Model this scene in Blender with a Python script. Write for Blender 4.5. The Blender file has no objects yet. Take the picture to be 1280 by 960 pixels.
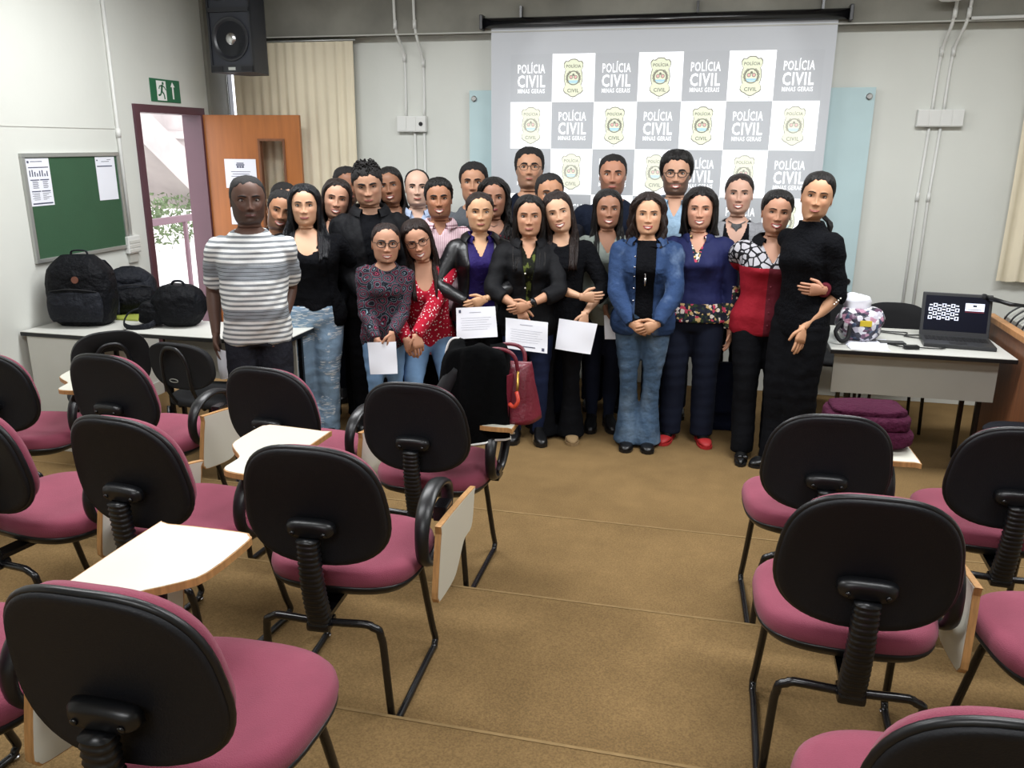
import bpy, bmesh, math, random
import numpy as np
from mathutils import Vector, Matrix
random.seed(7); RNG = np.random.default_rng(7)
PI = math.pi
SC = bpy.context.scene
COL = SC.collection

# ------------------------------------------------------------------ camera
CAM_H = 1.85; FPX = 1034.6
PITCH, ROLL, YAW = math.radians(16.224), math.radians(0.365), math.radians(13.325)
FW = np.array([-math.sin(YAW)*math.cos(PITCH), math.cos(YAW)*math.cos(PITCH), -math.sin(PITCH)])
_rt = np.array([math.cos(YAW), math.sin(YAW), 0.0]); _up = np.cross(_rt, FW)
RT = math.cos(ROLL)*_rt + math.sin(ROLL)*_up
UP = -math.sin(ROLL)*_rt + math.cos(ROLL)*_up
cam = bpy.data.cameras.new('camera'); camo = bpy.data.objects.new('camera', cam); COL.objects.link(camo)
cam.sensor_fit = 'HORIZONTAL'; cam.sensor_width = 36.0; cam.lens = FPX/1280*36.0
cam.clip_start = 0.05; cam.clip_end = 200
camo.matrix_world = Matrix(((RT[0], UP[0], -FW[0], 0), (RT[1], UP[1], -FW[1], 0), (RT[2], UP[2], -FW[2], CAM_H), (0, 0, 0, 1)))
SC.camera = camo

# ------------------------------------------------------------------ world, lights, exposure
w = bpy.data.worlds.new('world'); SC.world = w; w.use_nodes = True
bg = w.node_tree.nodes['Background']; bg.inputs[0].default_value = (0.93, 0.95, 1.0, 1); bg.inputs[1].default_value = 3.4
SC.view_settings.view_transform = 'Standard'; SC.view_settings.look = 'None'
SC.view_settings.gamma = 1.0; SC.view_settings.exposure = 0.25; SC.view_settings.use_curve_mapping = False

def area(name, loc, size, power, rot=(0, 0, 0), color=(1, 1, 1)):
    l = bpy.data.lights.new(name, 'AREA'); l.shape = 'RECTANGLE'; l.size, l.size_y = size; l.energy = power; l.color = color
    o = bpy.data.objects.new(name, l); COL.objects.link(o); o.location = loc; o.rotation_euler = rot; return o
for (lx, ly, pw) in ((-2.2, 4.2, 78), (1.0, 4.2, 82), (-2.2, 1.6, 46), (0.9, 1.6, 46), (-0.6, -1.2, 60)):
    area('ceiling_luminaire_light', (lx, ly, 3.12), (0.5, 2.0), pw, (0, 0, PI/2), (0.97, 0.985, 1.0))
area('right_area_light', (3.9, 0.2, 1.9), (1.6, 3.0), 70, (0, PI/2, 0), (0.93, 0.96, 1.0))  # unseen cool area light beyond the solid right wall, no window there
# projector mounted under the ceiling shines on the screen
sp = bpy.data.lights.new('projector_beam', 'SPOT'); sp.energy = 130; sp.spot_size = math.radians(27); sp.spot_blend = 0.25; sp.shadow_soft_size = 0.02
spo = bpy.data.objects.new('projector_beam', sp); COL.objects.link(spo); spo.location = (-0.45, 1.4, 2.55)
spo.rotation_euler = Vector((0.0, 5.0, -0.62)).to_track_quat('-Z', 'Y').to_euler()

def P(px, py, y=None, z=None, x=None):
    """world point on the sight line of a photo pixel, at a known depth, height or side"""
    d = (px-640)/FPX*RT - (py-480)/FPX*UP + FW
    if y is not None: t = y/d[1]
    elif z is not None: t = (z-CAM_H)/d[2]
    else: t = x/d[0]
    return np.array([0, 0, CAM_H]) + t*d

# ------------------------------------------------------------------ materials
def lin(c):
    if isinstance(c, str): c = [int(c[i:i+2], 16)/255 for i in (0, 2, 4)]
    return tuple(v/12.92 if v <= .04045 else ((v+.055)/1.055)**2.4 for v in c) + (1.0,)
class MT:
    def __init__(s, name, col='808080', rough=.6, metal=0, spec=.5, bump=0, bscale=60, var=0, vscale=6, emit=0, alpha=1, coat=0, sheen=0, stretch=None, vstretch=None):
        s.m = bpy.data.materials.new(name); s.m.use_nodes = True; s.t = s.m.node_tree; s.b = s.t.nodes['Principled BSDF']
        s.b.inputs['Roughness'].default_value = rough; s.b.inputs['Metallic'].default_value = metal
        s.b.inputs['Specular IOR Level'].default_value = spec; s.b.inputs['Coat Weight'].default_value = coat
        s.b.inputs['Sheen Weight'].default_value = sheen
        s.b.inputs['Alpha'].default_value = alpha
        s.base = s.rgb(col); s.tc = s.n('ShaderNodeTexCoord').outputs['Object']
        out = s.base
        if var:
            nz = s.noise(vscale, 4, vstretch)
            out = s.mix(s.maprange(nz, .3, .7, 1-var, 1+var*.6), None, out, mult=True)
        s.col(out)
        if bump: s.bump(s.noise(bscale, 3, stretch), bump)
        if emit: s.emit(out, emit)
        s.m.diffuse_color = lin(col)
    def n(s, t, **k):
        n = s.t.nodes.new(t)
        for a, b in k.items(): setattr(n, a, b)
        return n
    def L(s, a, b): s.t.links.new(a, b)
    def put(s, sock, v):
        if v is None: return
        if hasattr(v, 'is_output') or isinstance(v, bpy.types.NodeSocket): s.L(v, sock)
        else: sock.default_value = v
    def rgb(s, c):
        n = s.n('ShaderNodeRGB'); n.outputs[0].default_value = lin(c); return n.outputs[0]
    def col(s, v): s.put(s.b.inputs['Base Color'], v)
    def emit(s, v, k): s.put(s.b.inputs['Emission Color'], v); s.b.inputs['Emission Strength'].default_value = k
    def scaled(s, st):
        if not st: return s.tc
        m = s.n('ShaderNodeMapping'); s.L(s.tc, m.inputs[0]); m.inputs['Scale'].default_value = st; return m.outputs[0]
    def noise(s, sc, det=3, st=None, color=False):
        n = s.n('ShaderNodeTexNoise'); s.L(s.scaled(st), n.inputs['Vector']); n.inputs['Scale'].default_value = sc; n.inputs['Detail'].default_value = det
        return n.outputs['Color' if color else 'Fac']
    def vor(s, sc, feat='F1', st=None, out='Distance'):
        n = s.n('ShaderNodeTexVoronoi', feature=feat); s.L(s.scaled(st), n.inputs['Vector']); n.inputs['Scale'].default_value = sc
        return n.outputs[out]
    def math(s, op, a, b=None):
        n = s.n('ShaderNodeMath', operation=op); s.put(n.inputs[0], a); s.put(n.inputs[1], b); return n.outputs[0]
    def maprange(s, v, a, b, c, d):
        n = s.n('ShaderNodeMapRange'); s.put(n.inputs[0], v)
        for i, q in enumerate((a, b, c, d)): n.inputs[i+1].default_value = q
        return n.outputs[0]
    def mix(s, f, a, b, mult=False):
        if mult:
            n = s.n('ShaderNodeVectorMath', operation='SCALE'); s.put(n.inputs[0], b); s.put(n.inputs['Scale'], f); return n.outputs[0]
        n = s.n('ShaderNodeMix', data_type='RGBA'); s.put(n.inputs[0], f); s.put(n.inputs[6], a); s.put(n.inputs[7], b); return n.outputs[2]
    def ramp(s, v, stops, const=True):
        n = s.n('ShaderNodeValToRGB'); n.color_ramp.interpolation = 'CONSTANT' if const else 'LINEAR'; s.put(n.inputs[0], v)
        e = n.color_ramp.elements
        while len(e) < len(stops): e.new(.5)
        for q, (p, c) in zip(e, stops): q.position = p; q.color = lin(c)
        return n.outputs[0]
    def xyz(s):
        n = s.n('ShaderNodeSeparateXYZ'); s.L(s.tc, n.inputs[0]); return n.outputs
    def bump(s, v, k, dist=.002):
        n = s.n('ShaderNodeBump'); s.put(n.inputs['Height'], v); n.inputs['Strength'].default_value = k; n.inputs['Distance'].default_value = dist*3
        s.L(n.outputs[0], s.b.inputs['Normal'])

def cloth(name, col, rough=.9, var=.12, bump=.8, bscale=12, **k):
    m = MT(name, col, rough=rough, var=var, vscale=5, spec=.12, **k); m.bump(m.noise(bscale, 5), bump, .011); return m.m
M = {}
M['wall'] = MT('painted_wall', 'd3d5ce', .75, var=.04, vscale=1.5, bump=.15, bscale=25).m
M['concrete'] = MT('raw_concrete', '86857c', .85, var=.28, vscale=2.2, bump=.5, bscale=18).m
M['concrete_light'] = MT('weathered_outdoor_concrete', 'a39a97', .9, var=.2, vscale=1.2, bump=.3, bscale=14).m
def carpet():
    m = MT('brown_carpet', '806846', .97, spec=.05)
    a = m.maprange(m.noise(1.1, 5), .3, .7, .82, 1.14); b = m.maprange(m.noise(160, 2), .3, .7, .78, 1.2)
    c = m.maprange(m.noise(7, 4), .35, .65, .93, 1.05)
    m.col(m.mix(m.math('MULTIPLY', m.math('MULTIPLY', a, b), c), None, m.base, mult=True)); m.bump(m.noise(260, 2), .6, .002); return m.m
M['carpet'] = carpet()
M['carpet_edge'] = MT('carpet_edge_highlight', '8a7350', .95, spec=.05, var=.15, vscale=20).m  # lighter tone that paints the highlight on the step edges
M['ceiling'] = MT('ceiling_concrete', 'a9a89f', .85, var=.1).m
def wood(name, c, sc=3, k=.25, rough=.4):
    m = MT(name, c, rough); m.col(m.mix(m.maprange(m.noise(sc, 5, (8, 8, .7)), .3, .7, 1-k, 1+k*.6), None, m.base, mult=True)); return m.m
M['door_wood'] = wood('varnished_orange_wood', 'a3622f', 3, .16)
M['edge_wood'] = wood('pressed_wood_edge', 'b08350', 12, .25, .6)
M['desk_wood'] = wood('brown_desk_wood', '74492f', 5, .25)
M['desk_wood_light'] = wood('light_wood_trim', 'b78456', 5, .2)
M['jamb'] = MT('maroon_painted_metal', '54343e', .45, var=.08).m
M['laminate'] = MT('cream_laminate', 'cbcabd', .35, var=.02).m
M['laminate_grey'] = MT('grey_laminate', 'c9c9c2', .4, var=.03).m
M['panel_grey'] = MT('modesty_panel_grey', 'b2b2ab', .5, var=.03).m
M['black_metal'] = MT('black_enamelled_steel', '0d0d10', .25, spec=.6).m
M['black_plastic'] = MT('black_plastic', '101114', .36, spec=.5).m
M['back_shell'] = MT('black_back_shell', '0c0e14', .55, bump=.15, bscale=240, spec=.4).m
M['black_matte'] = MT('matte_black', '0b0c10', .8).m
M['steel'] = MT('bright_steel', 'c8c8c8', .25, metal=1).m
M['alu'] = MT('aluminium_trim', 'b5b7b4', .35, metal=.7).m
M['seat'] = MT('burgundy_seat_fabric', '8a4456', .9, sheen=.12, spec=.15, var=.1, vscale=9, bump=.35, bscale=420).m
M['screen_fabric'] = MT('projection_screen_fabric', 'b3b6ba', .8, emit=.20).m  # emission here and in the projected tones stands in for projector light
M['white_tile'] = MT('projected_white', 'f4f5f8', .8, emit=.5).m
M['grey_tile'] = MT('projected_grey', 'b0b3b7', .8, emit=.20).m
M['proj_text'] = MT('projected_white_lettering', 'f4f5f8', .8, emit=.5).m
M['crest_a'] = MT('projected_crest_pale', 'd6dac2', .8, emit=.36).m
M['crest_b'] = MT('projected_crest_line', '858578', .8, emit=.12).m
M['crest_c'] = MT('projected_crest_blue', '8fbfd8', .8, emit=.4).m
M['crest_d'] = MT('projected_crest_pink', 'd0a8a4', .8, emit=.4).m
M['glass_board'] = MT('frosted_glass_board', 'bcd3d6', .12, var=.03, spec=.6, coat=.3).m
M['chalk'] = MT('green_felt_board', '2f5238', .85, var=.06, bump=.2, bscale=200).m
M['sign_green'] = MT('sign_green', '1d6644', .5).m
M['white'] = MT('white_paint', 'eff0ee', .5).m
M['paper'] = MT('white_paper', 'e4e6ee', .7, var=.015).m
M['ink'] = MT('printed_ink', '4b4e63', .8).m
M['ink_pale'] = MT('pale_printed_ink', '9a9caa', .8).m
M['pvc'] = MT('white_pvc', 'd8d9d5', .45).m
def curtain():
    m = MT('beige_curtain_fabric', 'e0d6bd', .9, var=.06, vscale=3, bump=.2, bscale=300, spec=.1); return m.m
M['curtain'] = curtain()
M['window_glow'] = MT('daylight_through_window', 'f4f6ff', .6, emit=2.6).m
g = MT('clear_glass', 'ffffff', .02); g.b.inputs['Transmission Weight'].default_value = 1.0; g.b.inputs['IOR'].default_value = 1.02; M['glass'] = g.m
M['speaker'] = MT('speaker_black', '20232b', .55, bump=.2, bscale=200).m
M['speaker_cone'] = MT('speaker_cone', '15171d', .35).m
M['lcd'] = MT('laptop_screen_dark', '0a0d1c', .2, emit=.2).m
M['lcd_white'] = MT('laptop_screen_white', 'd6dcee', .3, emit=.5).m
M['lcd_red'] = MT('laptop_screen_red', '5c1626', .3, emit=.2).m
M['laptop'] = MT('laptop_grey_plastic', '2a2b2e', .4).m
M['keys'] = MT('laptop_keys', '151517', .5).m
M['bag_black'] = cloth('black_nylon', '0e0f13', .6, .2, .8, 22)
M['bag_grey'] = cloth('dark_grey_nylon', '1d1f25', .6, .2, .8, 22)
M['bag_maroon'] = MT('maroon_leather', '6d1d2d', .4, var=.15, vscale=12, bump=.4, bscale=90).m
M['maroon_cloth'] = cloth('maroon_knit', '451a30', .95, .15, .7, 40)
M['bag_navy'] = cloth('navy_canvas', '131a30', .7, .15, .5, 20)
M['orange'] = MT('orange_plastic_tag', 'c8402c', .4).m
M['leaf'] = MT('shrub_leaves', '5c6b4a', .8, var=.4, vscale=9).m
M['ground_out'] = MT('pale_outdoor_paving', 'd8d4d0', .9, var=.1).m
M['yellow'] = MT('yellow_tag', 'c9b12f', .5).m
M['logo_brown'] = MT('copper_patch', '6c4030', .5).m
M['gold'] = MT('gold_metal', 'b8924a', .3, metal=1).m
M['pearl'] = MT('pearl', 'ece8e0', .2, spec=.8).m
M['teeth'] = MT('teeth', 'e9e5dc', .3).m
M['eye_white'] = MT('eye_white', 'bdb5ad', .25).m
M['iris'] = MT('dark_brown_iris', '1b0f09', .1, spec=.8).m
M['lens'] = MT('spectacle_lens', 'ffffff', .02, alpha=.12).m
def skin():
    m = MT('skin', 'b07a5c', .5, spec=.35)
    a = m.n('ShaderNodeVertexColor', layer_name='Col'); m.L(a.outputs[0], m.b.inputs['Base Color'])
    m.b.inputs['Subsurface Weight'].default_value = .0
    m.bump(m.noise(180, 3), .12, .001); return m.m
M['skin'] = skin()
def hairm(name, c, rough=.46):
    m = MT(name, c, rough, spec=.35); nz = m.noise(26, 4, (6, 6, .5))
    m.col(m.mix(m.maprange(nz, .3, .7, .55, 1.7), None, m.base, mult=True)); m.bump(nz, .9, .004); return m.m
M['hair_black'] = hairm('black_hair', '0f0c0b'); M['hair_brown'] = hairm('dark_brown_hair', '1e1310'); M['hair_blueblack'] = hairm('blue_black_hair', '0d0e13', .3)
M['hair_short'] = MT('cropped_hair', '131010', .8, bump=.9, bscale=220).m

# ------------------------------------------------------------------ objects
def thing(name, label, cat, loc=(0, 0, 0), rotz=0, group=None):
    o = bpy.data.objects.new(name, None); COL.objects.link(o); o.location = loc; o.rotation_euler = (0, 0, rotz); o.empty_display_size = .1
    o['label'] = label; o['category'] = cat
    if group: o['group'] = group
    return o
def tag(o, label, cat, group=None):
    o['label'] = label; o['category'] = cat
    if group: o['group'] = group
    return o
def struct(o): o['kind'] = 'structure'; return o

class MB:
    """collects vertices and faces, several materials, links them as one mesh object"""
    def __init__(s): s.v = []; s.f = []; s.mi = []; s.n = 0; s.cols = []
    def add(s, v, f, mi=0, col=None):
        v = np.asarray(v, float).reshape(-1, 3); s.v.append(v)
        for q in f: s.f.append([i+s.n for i in q]); s.mi.append(mi)
        s.cols.append(np.tile((1, 1, 1, 1), (len(v), 1)) if col is None else (np.tile(col, (len(v), 1)) if np.ndim(col) == 1 else col))
        s.n += len(v); return s
    def box(s, a, b, mi=0, M4=None, bev=0):
        (x0, y0, z0), (x1, y1, z1) = np.minimum(a, b), np.maximum(a, b)
        if bev:
            bm = bmesh.new(); bmesh.ops.create_cube(bm, size=1)
            for v in bm.verts: v.co = Vector(((x0+x1)/2+v.co.x*(x1-x0), (y0+y1)/2+v.co.y*(y1-y0), (z0+z1)/2+v.co.z*(z1-z0)))
            bmesh.ops.bevel(bm, geom=bm.edges[:], offset=bev, segments=2, affect='EDGES', profile=.6)
            bm.verts.index_update(); v = np.array([v.co[:] for v in bm.verts]); f = [[q.index for q in fa.verts] for fa in bm.faces]; bm.free()
        else:
            v = np.array([(x, y, z) for z in (z0, z1) for y in (y0, y1) for x in (x0, x1)])
            f = [(0, 2, 3, 1), (4, 5, 7, 6), (0, 1, 5, 4), (2, 6, 7, 3), (0, 4, 6, 2), (1, 3, 7, 5)]
        if M4 is not None: v = tf(v, M4)
        return s.add(v, f, mi)
    def grid(s, V, closed=False, mi=0, cap0=False, cap1=False, flip=False, col=None):
        V = np.asarray(V, float); R, C = V.shape[:2]; f = []
        for r in range(R-1):
            for c in range(C if closed else C-1):
                c2 = (c+1) % C; q = (r*C+c, r*C+c2, (r+1)*C+c2, (r+1)*C+c); f.append(q[::-1] if flip else q)
        if cap0: q = list(range(C)); f.append(q if flip else q[::-1])
        if cap1: q = [(R-1)*C+i for i in range(C)]; f.append(q[::-1] if flip else q)
        return s.add(V.reshape(-1, 3), f, mi, col)
    def tube(s, pts, r, n=10, mi=0, caps=True, up=(0, 0, 1), smooth=0, sup=1.0):
        pts = np.asarray(pts, float); r = np.asarray(r, float)
        if r.ndim == 0: r = np.tile(r, (len(pts), 2))
        elif r.ndim == 1: r = np.stack([r, r], 1) if len(r) == len(pts) and len(pts) != 2 or len(r) != 2 else np.tile(r, (len(pts), 1))
        if smooth: pts = cat(pts, smooth); r = cat(r, smooth)
        V = sweep(pts, r, n, up, sup)
        return s.grid(V, True, mi, caps, caps)
    def ellipsoid(s, c, r, n=16, m=10, mi=0, M4=None):
        th = np.linspace(0, 2*PI, n, endpoint=False); ph = np.linspace(-PI/2, PI/2, m)
        ph = np.clip(ph, -PI/2+.02, PI/2-.02)
        V = np.array([[(math.cos(p)*math.cos(t)*r[0], math.cos(p)*math.sin(t)*r[1], math.sin(p)*r[2]) for t in th] for p in ph])
        if M4 is not None: V = tf(V.reshape(-1, 3), M4).reshape(V.shape)
        return s.grid(V+np.array(c), True, mi, True, True)
    def lathe(s, prof, n=20, mi=0, c=(0, 0, 0)):
        th = np.linspace(0, 2*PI, n, endpoint=False)
        V = np.array([[(r*math.cos(t), r*math.sin(t), z) for t in th] for r, z in prof])+np.array(c)
        return s.grid(V, True, mi, True, True)
    def poly(s, pts, thick, axis=2, mi=0):
        """extrude a closed outline (list of 3d points) by thick vector"""
        p = np.asarray(pts, float); t = np.asarray(thick, float); k = len(p)
        f = [list(range(k))[::-1], [k+i for i in range(k)]]+[(i, (i+1) % k, k+(i+1) % k, k+i) for i in range(k)]
        return s.add(np.vstack([p, p+t]), f, mi)
    def xf(s, M4): s.v = [tf(v, M4) for v in s.v]; return s
    def fn(s, fun): s.v = [fun(v) for v in s.v]; return s
    def mesh(s, name, mats, smooth=True, col=False, fixn=False):
        me = bpy.data.meshes.new(name); V = np.vstack(s.v)
        me.from_pydata(V.tolist(), [], [list(map(int, q)) for q in s.f])
        if not isinstance(mats, (list, tuple)): mats = [mats]
        for m in mats: me.materials.append(M[m] if isinstance(m, str) else m)
        me.polygons.foreach_set('material_index', s.mi)
        if fixn:
            bm = bmesh.new(); bm.from_mesh(me); bmesh.ops.recalc_face_normals(bm, faces=bm.faces[:]); bm.to_mesh(me); bm.free()
        me.polygons.foreach_set('use_smooth', [smooth]*len(me.polygons))
        if col:
            a = me.color_attributes.new('Col', 'FLOAT_COLOR', 'POINT'); a.data.foreach_set('color', np.vstack(s.cols).ravel())
        me.update(); return me
    def build(s, name, mats, parent=None, smooth=True, angle=None, **k):
        me = s.mesh(name, mats, smooth or angle is not None, **k)
        if angle is not None: me.set_sharp_from_angle(angle=math.radians(angle))
        return put(name, me, parent)
def put(name, me, parent=None):
    o = bpy.data.objects.new(name, me); COL.objects.link(o); o.parent = parent; return o
def tf(v, M4):
    A = np.array(M4); return v @ A[:3, :3].T + A[:3, 3]
def cat(p, k):
    p = np.asarray(p, float); n = len(p); t = np.linspace(0, n-1, (n-1)*k+1); out = []
    for u in t:
        i = min(int(u), n-2); f = u-i; a, b, c, d = p[max(i-1, 0)], p[i], p[i+1], p[min(i+2, n-1)]
        out.append(.5*((2*b)+(-a+c)*f+(2*a-5*b+4*c-d)*f*f+(-a+3*b-3*c+d)*f**3))
    return np.array(out)
def sweep(pts, r, n=10, up=(0, 0, 1), sup=1.0):
    T = np.gradient(pts, axis=0); T /= np.linalg.norm(T, axis=1)[:, None]+1e-12
    u = np.array(up, float); a = np.cross(u, T[0])
    if np.linalg.norm(a) < 1e-3: a = np.cross((1, 0, 0), T[0])
    if np.linalg.norm(a) < 1e-3: a = np.cross((0, 1, 0), T[0])
    a /= np.linalg.norm(a); V = []; th = np.linspace(0, 2*PI, n, endpoint=False)
    c, s_ = np.cos(th), np.sin(th); c = np.sign(c)*abs(c)**sup; s_ = np.sign(s_)*abs(s_)**sup
    for i in range(len(pts)):
        a = a-T[i]*(a@T[i]); a /= np.linalg.norm(a); b = np.cross(T[i], a)
        V.append(pts[i]+np.outer(c*r[i][0], a)+np.outer(s_*r[i][1], b))
    return np.array(V)
def trs(loc=(0, 0, 0), rx=0, ry=0, rz=0):
    return np.array(Matrix.Translation(loc) @ Matrix.Rotation(rz, 4, 'Z') @ Matrix.Rotation(ry, 4, 'Y') @ Matrix.Rotation(rx, 4, 'X'))
def copy_tree(o, parent=None):
    c = o.copy(); COL.objects.link(c); c.parent = parent
    for ch in list(o.children): copy_tree(ch, c)
    return c
def sstep(x, a, b):
    t = np.clip((x-a)/(b-a), 0, 1); return t*t*(3-2*t)
def remesh(mb, vox, sm=2):
    me = mb.mesh('tmp', [], True); o = bpy.data.objects.new('tmp', me); COL.objects.link(o)
    m = o.modifiers.new('r', 'REMESH'); m.mode = 'VOXEL'; m.voxel_size = vox
    if sm: q = o.modifiers.new('s', 'SMOOTH'); q.iterations = sm; q.factor = .6
    dg = bpy.context.evaluated_depsgraph_get(); ev = o.evaluated_get(dg); e = ev.to_mesh()
    V = np.empty(len(e.vertices)*3); e.vertices.foreach_get('co', V); V = V.reshape(-1, 3)
    Nn = np.empty(len(e.vertices)*3); e.vertices.foreach_get('normal', Nn); Nn = Nn.reshape(-1, 3)
    F = [tuple(p.vertices) for p in e.polygons]; ev.to_mesh_clear(); bpy.data.objects.remove(o); bpy.data.meshes.remove(me)
    return V, F, Nn
def wrinkle(V, amp, k=1.0, seed=0):
    r = np.random.default_rng(abs(int(seed))); d = np.zeros(len(V))
    for i in range(7):
        q = r.normal(size=3)*np.array([14, 14, 22])*k*(1+.4*i); d += np.sin(V@q+r.uniform(0, 6))/(1+.4*i)
    return d*amp/2.5

# ================================================================== SETTING
XL, XR, YB, YF, ZC = -4.0, 3.6, 6.5, -3.4, 3.2
def sbox(name, a, b, mat, parent=None, kind=True, bev=0):
    o = MB().box(a, b, bev=bev).build(name, mat, parent, smooth=False)
    if kind and parent is None: struct(o)
    return o
sbox('floor', (XL-.15, 3.70, -.12), (XR+.15, YB+.15, 0), 'carpet')
TIER_Y = [3.699, 2.811, 1.924, 1.036, .15, -.75, -3.55]; TIER_Z = [.08, .16, .24, .32, .40, .48]
for i in range(6):
    mb = MB(); y1, y0, z = TIER_Y[i], TIER_Y[i+1], TIER_Z[i]; y0 += .001
    # each riser ends in a rounded carpeted nosing
    prof = [(y0, -.12), (y0, z), (y1-.014, z), (y1-.004, z-.004), (y1, z-.014), (y1, -.12)]
    mb.grid(np.array([[(x, a, b) for a, b in prof] for x in (XL, XR)]), True, 0, True, True)
    struct(mb.build('floor', 'carpet', angle=50))
for i in range(5):   # slightly raised strip along each step edge, coloured lighter to paint its highlight
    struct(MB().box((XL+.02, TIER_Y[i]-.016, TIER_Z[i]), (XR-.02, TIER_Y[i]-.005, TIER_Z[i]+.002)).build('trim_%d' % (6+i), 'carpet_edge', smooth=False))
ww = MB()
ww.box((XL-.14, YF, -.12), (XL, 5.31, ZC)).box((XL-.14, 6.15, -.12), (XL, YB+.14, ZC)).box((XL-.14, 5.31, 2.10), (XL, 6.15, ZC))
struct(ww.build('wall_left', 'wall', smooth=False))
col_ = MB().box((XL+.001, 6.24, 0), (XL+.03, YB, ZC)); struct(col_.build('trim_5', 'concrete', smooth=False))
wb = MB()   # back wall with the tall window opening in its left corner
wb.box((-3.88, YB, 0), (XR+.14, YB+.14, ZC)).box((XL, YB, 2.55), (-3.88, YB+.14, ZC)).box((XL, YB, 0), (-3.88, YB+.14, .5))
struct(wb.build('wall_back', 'wall', smooth=False))
struct(MB().box((XR, YF, -.12), (XR+.14, YB, ZC)).build('wall_right', 'wall', smooth=False))
struct(MB().box((XL-.14, YF-.14, -.12), (XR+.14, YF, ZC)).build('wall_front', 'wall', smooth=False))
struct(MB().box((XL-.14, YF-.14, ZC), (XR+.14, YB+.14, ZC+.15)).build('ceiling', 'ceiling', smooth=False))
struct(MB().box((XL+.031, 6.36, 2.635), (XR, YB-.001, ZC-.001), bev=.006).build('trim_1', 'concrete', smooth=False))
sbox('trim_2', (XL+.031, 6.352, 2.629), (XR, 6.36, 2.638), 'panel_grey')  # thin strip drawn in place of the shadow line under the beam
struct(MB().box((XL+.001, YF, -.1), (XL+.012, 5.29, .10)).build('baseboard_left', 'laminate_grey', smooth=False)).hide_render = False
# fine crack line on the left wall, where two wall panels meet
sbox('trim_3', (XL+.0005, YF, 1.925), (XL+.003, 5.12, 1.929), 'panel_grey')
# window strip beside the curtain
win = struct(MB().box((XL+.031, 6.56, .5), (-3.88, 6.57, 2.55)).build('window_1', 'window_glow', smooth=False))
for x in (XL+.036, -3.886): MB().box((x-.004, 6.50, .5), (x+.004, 6.56, 2.55)).build('window_frame', 'black_metal', win, smooth=False)
# door: frame and leaf
df = struct(MB().box((XL-.15, 5.31, 0), (XL+.02, 5.365, 2.10)).box((XL-.15, 6.10, 0), (XL+.02, 6.155, 2.10)).box((XL-.15, 5.365, 2.045), (XL+.02, 6.10, 2.10)).build('door_1', 'jamb', smooth=False))
leaf = bpy.data.objects.new('door_2', None); COL.objects.link(leaf); struct(leaf); leaf.location = (-3.985, 6.125, 0); leaf.rotation_euler = (0, 0, math.radians(5.2))
LW = .80; wx0, wx1, wz0, wz1 = .46, .66, 1.05, 1.86
lb = MB()
for a, b in (((0, 0, .01), (wx0, .035, 2.05)), ((wx1, 0, .01), (LW, .035, 2.05)), ((wx0, 0, .01), (wx1, .035, wz0)), ((wx0, 0, wz1), (wx1, .035, 2.05))): lb.box(a, b)
lb.build('door_panel', 'door_wood', leaf, smooth=False)
fr = MB()
for a, b in (((wx0-.012, -.008, wz0-.012), (wx0+.006, .04, wz1+.012)), ((wx1-.006, -.008, wz0-.012), (wx1+.012, .04, wz1+.012)), ((wx0, -.008, wz0-.012), (wx1, .04, wz0+.006)), ((wx0, -.008, wz1-.006), (wx1, .04, wz1+.012))): fr.box(a, b)
fr.build('window_frame', 'desk_wood', leaf, smooth=False)
MB().box((wx0+.006, .015, wz0+.006), (wx1-.006, .02, wz1-.006)).build('pane', 'glass', leaf, smooth=False)
for z in (.3, 1.0, 1.72): MB().tube([(-.004, -.006, z-.05), (-.004, -.006, z+.05)], .008, 8).build('hinge', 'steel', leaf)
hd = MB().tube(cat([(LW-.06, -.002, 1.02), (LW-.06, -.05, 1.02), (LW-.10, -.055, 1.02), (LW-.17, -.05, 1.02)], 4), .009, 8); hd.lathe([(.025, 0), (.025, .006)], 14); hd.build('door_handle', 'steel', leaf)

def notice(name, x0, x1, z0, z1, lab, dark=False, y=-.004):
    t = thing(name, lab, 'notice'); t.parent = None
    t.matrix_world = leaf.matrix_basis
    MB().box((x0, y-.001, z0), (x1, y, z1)).build('sheet', 'paper', t, smooth=False)
    k = MB(); xm = (x0+x1)/2
    if dark: 
        k.box((xm-.035, y-.0016, z1-.05), (xm+.035, y-.001, z1-.04)).box((xm-.03, y-.0016, z1-.036), (xm+.03, y-.001, z1-.028))
        k.box((xm-.03, y-.0016, z1-.068), (xm-.012, y-.001, z1-.053)).box((xm-.008, y-.0016, z1-.068), (xm+.008, y-.001, z1-.053)).box((xm+.012, y-.0016, z1-.068), (xm+.03, y-.001, z1-.053))
    for i in range(5): 
        z = z1-.10-i*.018
        if z > z0+.01: k.box((x0+.05+.012*(i % 2), y-.0016, z), (x1-.05-.01*(i % 3), y-.001, z+.004))
    k.build('printed_lines', 'ink', t, smooth=False)
notice('paper_notice', .155, .42, 1.49, 1.715, 'white notice with dark block title taped high on the wooden door', True)
notice('paper_notice', .175, .40, 1.20, 1.46, 'second white notice taped lower on the wooden door behind the striped shirt man', False)

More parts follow.
